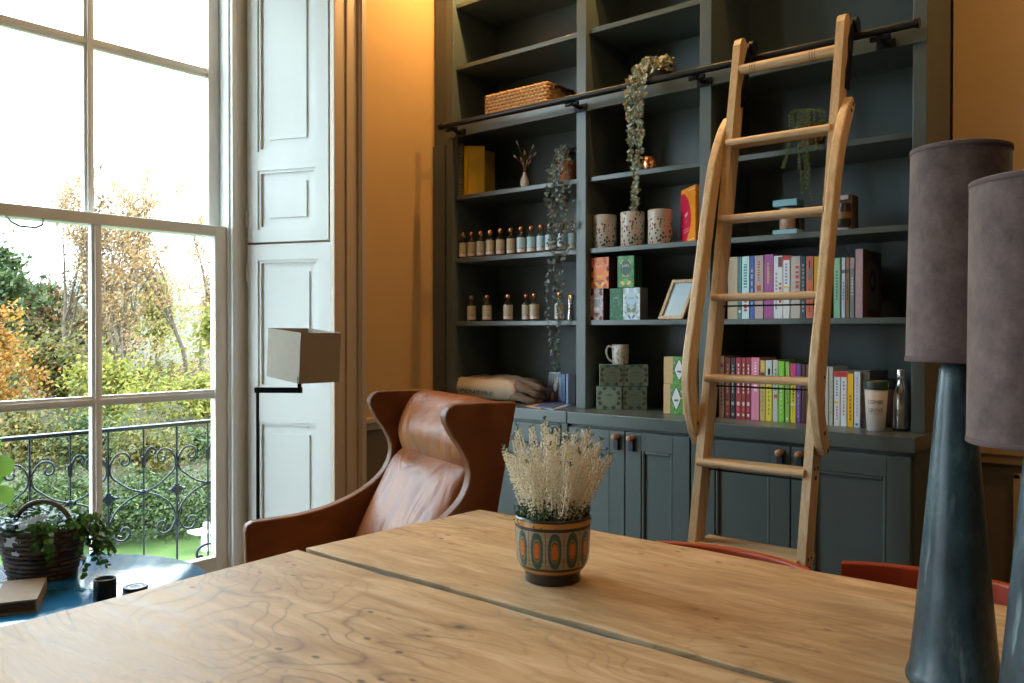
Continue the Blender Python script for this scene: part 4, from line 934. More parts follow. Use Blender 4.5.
# --- tea boxes and cartons
def carton(u0, u1, vb, vt, y, dep, face, side, label, group, z0=None, x0=None, x1=None, emblem=None, text=None, tcol=(.75, .75, .72), rz=0, name='tea_box', th=.0075, cat='box'):
    x0 = sx(u0, y) if x0 is None else x0; x1 = sx(u1, y) if x1 is None else x1; h = (sz((u0+u1)/2, vt, y)-z0)
    xm = (x0+x1)/2; w2 = (x1-x0)/2; r = thing(name, (xm, y, z0), label, cat, group, rz)
    g = MB(); g.box(-w2, 0, 0, w2, dep, h); g.build('carton', side, r, local=True, bevel=.0012, seg=1)
    g = MB(); g.box(-w2+.0006, -.0006, .0006, w2-.0006, .0004, h-.0006); f = g.build('printed_face', face, r, local=True)
    if emblem:
        for (cx, cz, ew, eh, col, sh) in emblem:
            n = 24; pts = []
            for k in range(n):
                a = 2*pi*k/n; ca, sa = math.cos(a), math.sin(a)
                if sh == 'diamond': q = 1/(abs(ca)**.85+abs(sa)**1.25); q = min(q, 1.05); ca, sa = ca*q, sa*q
                pts.append((cx*w2+ca*ew*w2, h*cz+sa*eh*h))
            g = MB(); g.prism(pts, lambda a, b, d: Vector((a, d, b)), -.0012, -.0004); g.build('emblem', paint(col, .45), r, local=True)
    if text:
        for (tx, cz, hh, tc) in text: lettering(tx, hh, lambda a, b, cz=cz: Vector((a, -.0019, h*cz+b)), 'lettering', paint(tc, .5), r, .9, True)
    return r
zE, zD = ZS['E'], ZS['D']
y = 2.781
hb = sz(605, 288.5, y)-zE
tg = 'tea boxes stacked on the shelf under the tins'
def tb_mat(nm, base, cols, w, sc=52): return kaleido(nm, base, cols, w, .115, sc)
YEL = (.75, .45, .03); BLK = (.02, .015, .02)
WHT = (.78, .78, .76)
o1 = carton(589.8, 603.2, 320, 288.5, y, .06, tb_mat('mauve_tea_print', (.42, .32, .32), [(.55, .25, .12), (.20, .08, .20), (.62, .55, .52), (.05, .03, .04)], .05), paint((.045, .025, .022), .5), 'mauve patterned tea box at the left end of the lower row', tg, zE, emblem=[(0, .62, .55, .20, (.25, .24, .26), 'o')], text=[('pukka', .70, .0095, WHT)])
o2 = carton(609.8, 622.6, 320, 288.3, y+.010, .06, speckle('green_leaf_tea_print', (.015, .13, .05), [(.03, .28, .10), (.01, .09, .04), (.05, .22, .12)], 90, .4), paint((.01, .05, .02), .5), 'dark green tea box between the mauve and the pale blue ones', tg, zE, text=[('pukka', .70, .0075, (.6, .72, .66))])
o3 = carton(622.8, 640.0, 320, 287.6, y-.006, .06, tb_mat('pale_blue_tea_print', (.36, .54, .66), [(.08, .12, .30), (.20, .34, .12), (.28, .22, .42), (.60, .66, .70)], .06, 66), paint((.10, .12, .13), .5), 'pale blue patterned tea box at the right end of the lower row', tg, zE, emblem=[(0, .66, .58, .22, (.38, .56, .68), 'o'), (-.32, .30, .20, .075, (.16, .20, .05), 'o'), (.32, .30, .20, .075, (.16, .20, .05), 'o')], text=[('pukka', .68, .0075, (.10, .16, .25))])
z2 = zE+hb+.0008
o4 = carton(591.2, 608.6, 288.5, 257.2, y, .06, tb_mat('orange_tea_print', (.80, .20, .01), [YEL, BLK, YEL, (.40, .06, .01)], .055, 46), paint((.09, .02, .006), .5), 'orange tea box with yellow scrolls standing on the lower row', tg, z2, emblem=[(0, .66, .62, .26, (.75, .17, .01), 'o')], text=[('pukka', .72, .0105, WHT)])
o5 = carton(617.4, 634.0, 288.5, 255.8, y, .06, tb_mat('green_yellow_tea_print', (.02, .20, .055), [YEL, (.02, .09, .03), YEL, (.08, .32, .10)], .055, 46), paint((.02, .07, .02), .5), 'green tea box with yellow scrolls standing on the lower row', tg, z2, emblem=[(0, .62, .60, .25, (.015, .09, .045), 'o')], text=[('pukka', .70, .0105, WHT)])
# sage tea boxes on the worktop: two by two
sg = 'sage green tea boxes stacked two by two'
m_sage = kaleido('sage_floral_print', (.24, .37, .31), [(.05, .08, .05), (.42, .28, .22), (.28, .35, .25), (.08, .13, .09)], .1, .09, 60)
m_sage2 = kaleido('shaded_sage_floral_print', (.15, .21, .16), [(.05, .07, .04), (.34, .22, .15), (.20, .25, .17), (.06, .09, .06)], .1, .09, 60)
y = 2.775; z1 = ZW; ht = sz(609, 387.2, y)-z1
SR = math.radians(36); sax = Vector((math.cos(SR), math.sin(SR), 0))
def sage(u, vt, z0, mt, label, c, wd, bright=False):
    """a box turned 36 degrees; c = bottom front middle"""
    x0, x1 = c.x-wd/2, c.x+wd/2
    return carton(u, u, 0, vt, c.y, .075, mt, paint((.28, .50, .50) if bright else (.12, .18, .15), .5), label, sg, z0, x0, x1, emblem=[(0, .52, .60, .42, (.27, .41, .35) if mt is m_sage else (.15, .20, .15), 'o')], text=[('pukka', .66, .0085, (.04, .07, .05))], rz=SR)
cA = sight(609.2, 409.5, 2, z1); wdA = 24.6*(cA.dot(FW))/FPX
ht = sz(609, 387.0, cA.y)-z1
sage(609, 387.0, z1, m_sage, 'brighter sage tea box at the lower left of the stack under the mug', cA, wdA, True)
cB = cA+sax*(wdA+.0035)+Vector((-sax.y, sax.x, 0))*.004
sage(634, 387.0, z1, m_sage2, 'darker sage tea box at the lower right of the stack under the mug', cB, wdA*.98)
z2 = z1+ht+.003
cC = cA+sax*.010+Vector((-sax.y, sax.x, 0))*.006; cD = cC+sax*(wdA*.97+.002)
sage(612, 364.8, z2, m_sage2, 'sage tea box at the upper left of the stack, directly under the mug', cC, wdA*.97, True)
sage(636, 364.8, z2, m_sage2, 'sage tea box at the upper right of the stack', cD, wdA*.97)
htop = sz(612, 364.8, cC.y)
# mug on top
mc = (cC+cD)/2+Vector((-sax.y, sax.x, 0))*.036-sax*.012; x, y = mc.x, mc.y; z0 = max(htop, sz(636, 364.8, cD.y))+.0008; mg = thing('mug', (x, y, z0), 'patterned cream mug standing on the stacked sage tea boxes', 'mug')
H = .079; Rm = .0335
g = MB(); g.lathe([(Rm*.9, 0), (Rm*.96, .003), (Rm, H*.5), (Rm, H), (Rm-.003, H), (Rm-.0035, .01), (0, .008)], 32, (x, y, z0)); g.build('mug_body', speckle('gold_leaf_mug_print', (.60, .56, .50), [(.30, .20, .09), (.12, .10, .07), (.45, .36, .22), (.68, .64, .58)], 110, .36, .3, (1, 1, .6)), mg)
hx = -RT; g = MB(); c0 = Vector((x, y, z0)); g.tube([c0+hx*(Rm-.001)+Vector((0, 0, H*.86)), c0+hx*(Rm+.016)+Vector((0, 0, H*.90)), c0+hx*(Rm+.023)+Vector((0, 0, H*.62)), c0+hx*(Rm+.014)+Vector((0, 0, H*.28)), c0+hx*(Rm-.001)+Vector((0, 0, H*.14))] if False else spline([c0+hx*(Rm-.001)+Vector((0, 0, H*.86)), c0+hx*(Rm+.016)+Vector((0, 0, H*.90)), c0+hx*(Rm+.023)+Vector((0, 0, H*.62)), c0+hx*(Rm+.014)+Vector((0, 0, H*.28)), c0+hx*(Rm-.001)+Vector((0, 0, H*.14))], 4), .0042, 8); g.build('handle', m_cream, mg)
# kraft cartons with a green belly band
kg = 'kraft food cartons with green bands'
m_kraft = plain('kraft_board', (.62, .42, .20), .7, var=.08, scale=60)
m_band = speckle('green_meadow_band', (.10, .32, .05), [(.04, .20, .03), (.20, .45, .10), (.03, .10, .04), (.30, .12, .25)], 120, .36)
def kraft(u0, u1, vt, z0, y, label, bu0, bu1):
    x0, x1 = sx(u0, y), sx(u1, y); h = sz((u0+u1)/2, vt, y)-z0; r = thing('food_carton', ((x0+x1)/2, y, z0), label, 'box', kg)
    g = MB(); g.box(x0, y, z0, x1, y+.07, z0+h); g.build('carton', m_kraft, r, bevel=.0012, seg=1)
    b0, b1 = sx(bu0, y), sx(bu1, y); g = MB(); g.box(b0, y-.0009, z0-.0001, b1, y+.0708, z0+h+.0009); bnd = g.build('belly_band', m_band, r)
    cx, cz = (b0+b1)/2, z0+h*.52; n = 24
    def dia(kx, kz, col, d, nm):
        g = MB(); pts = [(cx-kx, cz), (cx-kx*.62, cz+kz*.45), (cx-kx*.2, cz+kz*.86), (cx, cz+kz), (cx+kx*.2, cz+kz*.86), (cx+kx*.62, cz+kz*.45), (cx+kx, cz), (cx+kx*.62, cz-kz*.45), (cx+kx*.2, cz-kz*.86), (cx, cz-kz), (cx-kx*.2, cz-kz*.86), (cx-kx*.62, cz-kz*.45)]
        g.prism(pts, lambda a, b, d_: Vector((a, d_, b)), y-d, y-.0008); g.build(nm, paint(col, .5), bnd)
    dia((b1-b0)*.43, h*.42, (.03, .08, .03), .0013, 'emblem'); dia((b1-b0)*.35, h*.37, (.72, .74, .72), .0018, 'emblem')
    for dx, col in ((-.0042, (.18, .07, .20)), (.0030, (.05, .12, .12)), (.0055, (.06, .22, .16))):
        g = MB(); g.lathe([(.0042, 0), (.0035, .0006), (0, .0008)], 12, M=Matrix.Translation((cx+dx, y-.0018, cz-h*.06)) @ Matrix.Rotation(pi/2, 4, 'X')); g.build('fruit_picture', paint(col, .5), bnd)
    for dx, dz, col in ((-(b1-b0)*.40, h*.26, (.62, .25, .55)), ((b1-b0)*.42, h*.24, (.62, .40, .55)), ((b1-b0)*.42, h*.02, (.70, .5, .05))):
        g = MB(); g.lathe([(.004, 0), (.003, .0006), (0, .0008)], 8, M=Matrix.Translation((cx+dx, y-.0010, cz+dz)) @ Matrix.Rotation(pi/2, 4, 'X')); g.build('flower_picture', paint(col, .5), bnd)
    return h
y = 2.80
h = kraft(663.6, 693.5, 384.3, ZW, y, 'lower kraft carton with a green band, resting on the worktop', 670.5, 682.8)
kraft(663.8, 694.0, 357.0, ZW+h+.0015, y+.002, 'upper kraft carton with a green band, on top of the other', 673.0, 686.0)

# three floral tins
m_tin = speckle('floral_tin_print', (.56, .49, .41), [(.02, .03, .03), (.05, .06, .05), (.45, .03, .04), (.03, .05, .09), (.75, .45, .02), (.10, .13, .10)], 88, .36, .35, (1, 1, .8))
for u0, u1, vt, d in ((593.3, 616.2, 214.3, 'left-hand'), (620.2, 644.6, 211.2, 'middle, under the trailing plant,'), (647.6, 672.4, 208.8, 'right-hand')):
    y = 2.832; x = (sx(u0, y)+sx(u1, y))/2; R = .0462; H = sz((u0+u1)/2, vt, 2.80)-zD
    r = thing('tea_tin', (x, y, zD), 'cream floral tin with a flat lid, the %s of three' % d, 'tin', 'three floral tins on a shelf')
    g = MB(); g.lathe([(R-.001, 0), (R, .001), (R, H*.74)], 36, (x, y, zD)); g.build('tin_body', m_tin, r)
    g = MB(); g.lathe([(R+.0008, H*.74), (R+.001, H*.745), (R+.001, H-.002), (R-.001, H), (0, H)], 36, (x, y, zD)); g.build('lid', m_tin if 'middle' in d else plain('cream_tin_lid', (.50, .43, .36), .35, scale=20), r)
# red and orange pouch box with white script
y = 2.80; p0, p1 = Vector((sx(680.3, 2.785), 2.785, 0)), Vector((sx(694.6, 2.86), 2.86, 0)); p0 = Vector((sx(680.6, 2.865), 2.865, 0)); p1 = Vector((sx(694.8, 2.772), 2.772, 0))
ax = (p1-p0); Wd = ax.length; ax.normalize(); nr = Vector((-ax.y, ax.x, 0)); nr = nr if nr.y > 0 else -nr
r = thing('snack_box', ((p0+p1)/2).to_tuple()[:2]+(zD,), 'tall crimson and orange box with white script beside the tins', 'box')
H = sz(694, 184.5, 2.772)-zD
g = MB(); vs = [Vector((p.x, p.y, z)) for z in (zD, zD+H) for p in (p0, p1, p1+nr*.045, p0+nr*.045)]; g.add(vs, [(0, 3, 2, 1), (4, 5, 6, 7), (0, 1, 5, 4), (1, 2, 6, 5), (2, 3, 7, 6), (3, 0, 4, 7)]); g.build('carton', speckle('orange_peel_print', (.85, .28, .01), [(.85, .20, .01), (.90, .40, .03)], 120, .4), r, bevel=.001, seg=1)
Fp = lambda a, b, d=.0008: p0+ax*a-nr*d+Vector((0, 0, zD+b))
pts = [(0.0005, .001)]+[(Wd*.70*math.sin(pi*min(1, (.06+.94*k/16)))**.55 if k < 16 else .0005, H*(.001+.93*k/16)) for k in range(0, 17)]
pts = [(.0005, .0008), (Wd*.34, .0008)]+[(Wd*(.34+.38*math.sin(pi*(k/14)**.9)), H*(.02+.90*k/14)) for k in range(1, 13)]+[(Wd*.26, H*.915), (.0005, H*.90)]
g = MB(); g.prism(pts, lambda a, b, d: Fp(a, b, d), .0001, .0010); g.build('crimson_panel', paint((.62, .008, .05), .45), r)
lettering('single', .0150, lambda a, b: Fp(Wd*.42+a, H*.52+b+a*.30, .0016), 'lettering', paint((.85, .80, .80), .5), r, .62)
lettering('it', .0150, lambda a, b: Fp(Wd*.42+a, H*.40+b+a*.3, .0016), 'lettering', paint((.85, .80, .80), .5), r, .62)
for zz in (.235, .19): g = MB(); g.prism([(Wd*.22, H*zz), (Wd*.58, H*(zz+.02)), (Wd*.58, H*(zz+.028)), (Wd*.22, H*(zz+.008))], lambda a, b, d: Fp(a, b, d), .0011, .0016); g.build('printed_line', paint((.85, .7, .7), .5), r)
for zz in (.93, .03): g = MB(); g.prism([(Wd*.55, H*zz), (Wd*.95, H*(zz+.012)), (Wd*.95, H*(zz+.026)), (Wd*.55, H*(zz+.014))], lambda a, b, d: Fp(a, b, d), .0001, .0006); g.build('printed_line', paint((.88, .7, .55), .5), r)

# picture frame leaning on the lower shelf
y = 2.84
bl, br_, tr, tl_ = [sight(u, v, 1, yy) for u, v, yy in ((658.5, 319, 2.80), (688.5, 319, 2.80), (693.5, 280.5, 2.86), (668, 281.5, 2.86))]
r = thing('photo_frame', (bl.x+.04, 2.82, zE), 'light wooden photo frame with a pale blank picture, leaning back beside the ladder', 'picture frame')
exx = Vector((.93, -.30, 0)).normalized() if False else Vector((1, 0, 0)); hgt = sz(690, 280, 2.86)-zE; wid = .105
B0 = Vector((sx(658.3, 2.80), 2.80, zE+.001)); eu = Vector((.30, .30, 1)).normalized(); eu = Vector((.26, .28, 1)); eu = eu*(hgt/eu.z); ev = exx; en = Vector((0, -1, .28)).normalized()*.006
FP = lambda a, b, d: B0+ev*a+eu*b+en*d
def fb(g, a0, a1, b0, b1, d0, d1): 
    vs = [FP(a, b, d) for d in (d0, d1) for a, b in ((a0, b0), (a1, b0), (a1, b1), (a0, b1))]; g.add(vs, [(0, 3, 2, 1), (4, 5, 6, 7), (0, 1, 5, 4), (1, 2, 6, 5), (2, 3, 7, 6), (3, 0, 4, 7)])
e = .013; eb = e/hgt
for a0, a1, b0, b1 in ((0, wid, 0, eb), (0, wid, 1-eb, 1), (0, e, eb, 1-eb), (wid-e, wid, eb, 1-eb)):
    g = MB(); fb(g, a0, a1, b0, b1, -1, 1); g.build('frame_rail', m_maple, r, bevel=.0015, seg=1, normals=True)
g = MB(); fb(g, e, wid-e, eb, 1-eb, -.6, -.1); g.build('picture', paint((.52, .66, .74), .15), r)
g = MB(); fb(g, wid*.4, wid*.6, .0, .05, -1.2, -8); g.build('strut', paint((.03, .03, .03)), r) if False else None

# --- top left shelves
zC = ZS['C']
g = None
y = 2.79; x0, x1 = sx(456.2, y), sx(462.6, y); book(x0, x1, zC, sz(460, 144, y)-zC, y, .2, (.11, .085, .05), 'dark olive patterned book at the left end beside the yellow ones', 'books on the top left shelf', letters(.05, .95, .2, .8, (.18, .14, .08), 14, 60), cover=speckle('olive_cloth_pattern', (.07, .055, .03), [(.13, .10, .05), (.16, .13, .07)], 200, .4))
y = 2.80; x0 = sx(463.4, y); book(x0, sx(467.5, y), zC, sz(466, 146, y)-zC, y, .19, (.80, .48, .01), 'upright yellow book with a bright spine next to the olive one', 'books on the top left shelf')
x0 = sx(468.3, y)
r = thing('book', (x0, y, zC), 'yellow cloth book turned so that its front cover shows', 'book', 'books on the top left shelf', rz=math.radians(58)); h = sz(470, 146, y)-zC
r.rotation_euler = (0, 0, math.radians(38))
g = MB(); g.box(0, -.0105, 0, .075, -.0085, h); g.box(0, -.002, 0, .075, 0, h); g.box(0, -.0105, 0, .002, 0, h); g.build('cover', paint((.62, .36, .01), .6), r, local=True, bevel=.0006, seg=1)
g = MB(); g.box(.002, -.0085, .003, .073, -.002, h-.003); g.build('pages', m_paper, r, local=True)
# white bud vase with dried bunny tails
y = 2.83; x = sx(524.5, y); vz = thing('bud_vase', (x, y, zC), 'small white faceted vase on the shelf beside the yellow books', 'vase')
H = sz(524, 172.5, y)-zC
g = MB(); g.lathe([(.010, 0), (.0155, .006), (.0195, H*.35), (.016, H*.6), (.008, H*.85), (.0065, H), (.005, H), (.006, H*.8), (0, H*.6)], 8, (x, y, zC)); 
g.s = [False]*len(g.s); g.build('vase_body', m_cream, vz)
gr = thing('dried_grass', (x, y, zC+H*.62), 'dried tan bunny tail grasses standing in the small white vase', 'dried flowers')
rr = random.Random(12)
for k, (du, v) in enumerate(((-7, 143.5), (-9, 157), (-3, 160), (0, 154), (5, 158), (9.5, 155), (7.5, 148), (2, 163), (-1, 165), (4, 164))):
    tip = sight(524.5+du, v, 1, y+rr.uniform(-.02, .02)); b0 = Vector((x, y, zC+H*.7)); g = MB(); mid = (b0+tip)/2+Vector((-(tip.x-b0.x)*.25, 0, .01))
    g.tube([b0, mid, tip], .0007, 4); st = g.build('stem', paint((.30, .18, .08), .8), gr)
    g = MB(); d = (tip-mid).normalized(); Mx = Matrix.Translation(tip-d*.004) @ d.to_track_quat('Z', 'Y').to_matrix().to_4x4(); g.lathe([(0, -.003), (.0030, .002), (.0040, .009), (.0032, .016), (0, .022)], 8, M=Mx); g.build('seed_head', paint((.46, .27, .14), .9), st)

# --- trailing plants
def trailing(name, cx, cy, cz, potr, poth, potmat, label, strands, leafmat, ls, crown, seed, cat='plant', dens=1.0, shape='round', up=.03):
    rr = random.Random(seed); r = thing(name, (cx, cy, cz), label, cat)
    g = MB(); g.lathe([(potr*.74, 0), (potr*.76, .002), (potr*.95, poth*.82), (potr*1.04, poth*.83), (potr*1.04, poth), (potr*.95, poth), (potr*.92, poth*.9), (0, poth*.88)], 28, (cx, cy, cz)); g.build('pot', potmat, r)
    lf = MB()
    def leaf(c, d, s):
        d = d.normalized(); u_ = d.orthogonal().normalized(); ww = d.cross(u_).normalized(); a = rr.random()*2*pi; u2 = u_*math.cos(a)+ww*math.sin(a); w2 = d.cross(u2)
        if shape == 'round':
            pts = [c, c+u2*s*.55+w2*s*.62, c+u2*s*1.25+w2*s*.45, c+u2*s*1.7+d*s*.1, c+u2*s*1.25-w2*s*.45, c+u2*s*.55-w2*s*.62]; lf.add(pts, [(0, 1, 2, 3), (0, 3, 4, 5)])
        else:
            q = c+u2*s; pts = [q+d*s*.7, q+u2*s*.5, q+w2*s*.5, q-u2*s*.5, q-w2*s*.5, q-d*s*.7]; lf.add(pts, [(0, 1, 2), (0, 2, 3), (0, 3, 4), (0, 4, 1), (5, 2, 1), (5, 3, 2), (5, 4, 3), (5, 1, 4)])
    for pts in strands:
        P = spline(pts, 10); g = MB(); g.tube(P, .0009, 5); g.build('stem', paint((.10, .09, .045), .7), r)
        ln = sum((P[i+1]-P[i]).length for i in range(len(P)-1)); nl = int(ln/ls*1.5*dens)
        for i in range(nl):
            f = rr.random()*(len(P)-1.001); k = int(f); c = P[k].lerp(P[k+1], f-k); d = P[k+1]-P[k]
            leaf(c, Vector((rr.uniform(-.7, 1.0), -1, rr.uniform(-.5, .8))) if shape == 'round' else d, ls*rr.uniform(.6, 1.15))
    for i in range(crown):
        a = rr.random()*2*pi; q = math.sqrt(rr.random())*potr*1.15; c = Vector((cx+math.cos(a)*q, cy+math.sin(a)*q, cz+poth*.92+rr.random()*up)); leaf(c, Vector((math.cos(a)+rr.uniform(-.5, .5), math.sin(a)-.5+rr.uniform(-.5, .5), .7)), ls*rr.uniform(.6, 1.15))
    lf.build('foliage', leafmat, r, kind='stuff'); return r
m_hearts = leaf_mat('silvery_trailing_leaves', [(.10, .14, .09), (.24, .30, .24), (.42, .50, .44), (.16, .19, .10), (.42, .28, .09)], .4, .12)
m_dark_tr = leaf_mat('dark_trailing_leaves', [(.03, .04, .036), (.07, .10, .09), (.20, .27, .28), (.03, .035, .03)], .4, .1)
m_succ = leaf_mat('green_bead_trails', [(.08, .17, .06), (.16, .28, .10), (.05, .10, .04)], .5, .1)
# dark pot on the rail shelf, strands over the rail down to the middle tin
zB = ZS['B']; cy = 2.80; cx = sx(661, cy); 
def strand(pix, ys): return [sight(u, v, 1, yy) for (u, v), yy in zip(pix, ys)]
YV = 2.640
sts = []
for du, vend, k in ((0, 208, 0), (4, 206, 1), (-5, 150, 2), (6, 168, 3), (-2, 190, 4), (8, 112, 5), (2, 120, 6), (-7, 118, 7)):
    pix = [(656, 60), (645+du*.5, 62), (636+du, 82), (634+du*1.0, 110)]; ys_ = [cy-.01, cy-.08, YV+.005, YV]
    v = 110
    while v < vend: v = min(vend, v+24); pix.append((634+du*.9+math.sin(v*.05+k)*3.0+(v-110)*.012, v)); ys_.append(YV+.003*math.sin(v+k))
    sts.append(strand(pix, ys_))
trailing('trailing_plant', cx, cy, zB, .038, .062, m_darkpot, 'silvery trailing plant in a dark pot, hanging over the ladder rail', sts, m_hearts, .0105, 420, 21, dens=1.5, up=.05)
# terracotta pot on the top left shelf, long dark strands
cy = 2.835; cx = sx(570, cy)-.010; sts = []
for du, vend, k in ((0, 366, 0), (3, 340, 1), (-3, 300, 2), (10, 262, 3), (-8, 360, 4), (16, 228, 5), (5, 235, 6), (-2, 245, 7), (7, 372, 8)):
    pix = [(570, 150), (562+du*.4, 150), (556+du*.7, 168), (555+du, 195)]; ys_ = [cy-.01, cy-.05, 2.738, 2.730]; v = 195
    while v < vend: v = min(vend, v+24); pix.append((555+du*(1 if v < 250 else .7)+math.sin(v*.045+k)*3, v)); ys_.append(2.730)
    sts.append(strand(pix, ys_))
trailing('trailing_plant', cx, cy, zC, .044, .090, m_terra, 'dark-leaved trailing plant in a terracotta pot above the small bottles', sts, m_dark_tr, .0105, 420, 22, dens=.72, up=.06)
# succulent trails in the right bay
cy = 2.82; cx = sx(811, cy); sts = []
for du, vend, k in ((-22, 168, 0), (-19, 160, 1), (-10, 195, 2), (-7, 190, 3), (-4, 180, 4), (4, 150, 5), (-13, 150, 6), (10, 140, 7), (-2, 200, 8), (14, 132, 9)):
    pix = [(811+du*.4, 110), (811+du*.9, 112), (811+du, 128)]; ys_ = [cy-.02, cy-.055, 2.745]; v = 128
    while v < vend: v = min(vend, v+18); pix.append((811+du*1.0+math.sin(v*.06+k)*2.0-(v-128)*.12*(du < -15), v)); ys_.append(2.738)
    sts.append(strand(pix, ys_))
trailing('trailing_plant', cx, cy, zC, .050, .075, plain('woven_brown_pot', (.14, .08, .04), .8, var=.4, scale=60), 'bead-like green trailing succulent in a brown pot behind the ladder', sts, m_succ, .0042, 420, 23, dens=1.7, shape='bead', up=.02)
# copper tealight pot next to the silvery strands
y = 2.79; x = sx(649.5, y); tcu = thing('copper_pot', (x, y, zC), 'small copper pot on the shelf beside the silvery trailing strands', 'pot')
g = MB(); H = sz(650, 157.5, y)-zC; g.lathe([(.026, 0), (.0285, .003), (.0285, H), (.0270, H), (.0265, .006), (0, .005)], 28, (x, y, zC)); g.build('pot_body', m_copper, tcu)
g = MB(); g.lathe([(.0262, H*.5), (.02, H*.52), (0, H*.53)], 20, (x, y, zC)); g.build('wax', m_cream, tcu)

# --- wicker tray-basket on the rail shelf
y0 = 2.775; x0 = sx(486.3, y0); x1 = sx(547, y0)
bk = thing('wicker_basket', ((x0+x1)/2, y0+.10, zB), 'rectangular woven seagrass basket with dark handle on the shelf above the rail', 'basket')
wkr = plain('seagrass_strand', (.50, .27, .10), .7, var=.35, scale=70)
D_ = .20; H = sz(520, 88, y0)-zB
rows = 8; loop = [(x0, y0), (x1, y0), (x1, y0+D_), (x0, y0+D_)]
for k in range(rows):
    z = zB+.008+(H-.016)*k/(rows-1); P = []
    for (ax_, ay), (bx_, by) in zip(loop, loop[1:]+loop[:1]):
        n = int(math.hypot(bx_-ax_, by-ay)/.0105)
        for i in range(n):
            t = i/n; off = .0042*(1 if (i+k) % 2 else -1); nx, ny = (by-ay), -(bx_-ax_); q = math.hypot(nx, ny); P.append(Vector((ax_+(bx_-ax_)*t+nx/q*off, ay+(by-ay)*t+ny/q*off, z+.001*math.sin(i*1.7))))
    g = MB(); g.tube(P+[P[0]], .0062*H/.075, 6, caps=False); g.build('woven_course', wkr, bk)
g = MB(); g.box(x0+.004, y0+.004, zB, x1-.004, y0+D_-.004, zB+.006); g.box(x0+.006, y0+.006, zB, x1-.006, y0+.008, zB+H*.9); g.box(x0+.006, y0+.006, zB, x0+.008, y0+D_, zB+H*.9); g.box(x1-.008, y0+.006, zB, x1-.006, y0+D_, zB+H*.9); g.build('liner', paint((.16, .08, .03), .8), bk)
g = MB(); hz = zB+H*.95; g.tube(spline([(x1-.01, y0+.04, hz-.02), (x1+.018, y0+.045, hz-.005), (x1+.028, y0+.10, hz-.012), (x1+.018, y0+.16, hz-.005), (x1-.01, y0+.17, hz-.02)], 5), .0065, 8); g.build('handle', paint((.05, .025, .015), .6), bk)

# --- right bay, upper middle shelf: jar in a pale blue sleeve, boxed dark pot
y = 2.785; x0, x1 = sx(772.2, y), sx(796.4, y); h = sz(784, 199.5, y)-zD
r = thing('candle_carton', ((x0+x1)/2, y, zD), 'open-fronted pale blue carton with a copper-banded jar inside', 'box')
ltb = paint((.22, .46, .58), .5); dk = paint((.05, .045, .045), .6)
g = MB(); g.box(x0, y, zD, x1, y+.07, zD+.016); g.build('carton_bottom', ltb, r, bevel=.001); g = MB(); g.box(x0, y, zD+h-.022, x1, y+.07, zD+h); g.build('carton_top', ltb, r, bevel=.001)
g = MB(); g.box(x0, y+.055, zD+.016, x1, y+.07, zD+h-.022); g.box(x1-.002, y+.03, zD+.016, x1, y+.055, zD+h-.022); g.build('carton_back', dk, r)
xm = (x0+x1)/2; zz = zD+.0165; hh = h-.022-.017
cj = thing('candle_jar', (xm, y+.028, zz), 'copper and glass jar held inside the pale blue carton', 'jar')
g = MB(); g.lathe([(.024, 0), (.0265, .003), (.0265, hh*.42)], 24, (xm, y+.028, zz)); g.build('copper_band', paint((.40, .24, .17), .35), cj)
g = MB(); g.lathe([(.0262, hh*.42), (.0262, hh*.93), (.024, hh*.93)], 24, (xm, y+.028, zz)); g.build('jar_body', plain('frosted_jar', (.50, .48, .42), .2), cj)
y = 2.80; x0, x1 = sx(838.2, y), sx(850.5, y); h = sz(845, 194.5, y)-zD
x0 = sx(822, y)
r = thing('gift_carton', ((x0+x1)/2, y, zD), 'brown carton with a round window showing a dark jar, right of the ladder', 'box')
g = MB(); g.box(x0, y+.01, zD, x1, y+.075, zD+h); g.build('carton', paint((.085, .05, .035), .6), r, bevel=.001)
g = MB(); g.box(x0, y, zD+h-.016, x1-.010, y+.012, zD+h-.001); g.box(x0, y, zD, x1-.010, y+.012, zD+.010); g.build('pale_band', paint((.45, .42, .44), .5), r)
g = MB(); xm = x1-.024; g.lathe([(.016, 0), (.023, .012), (.0235, h*.42), (.017, h*.60), (.017, h*.66)], 24, (xm, y+.004, zD+.011)); pj = g.build('dark_jar', paint((.035, .022, .016), .3), r)
g = MB(); g.lathe([(.0239, h*.22), (.0239, h*.40)], 24, (xm, y+.004, zD+.011), closed=False); g.build('jar_label', paint((.20, .11, .04), .5), pj)

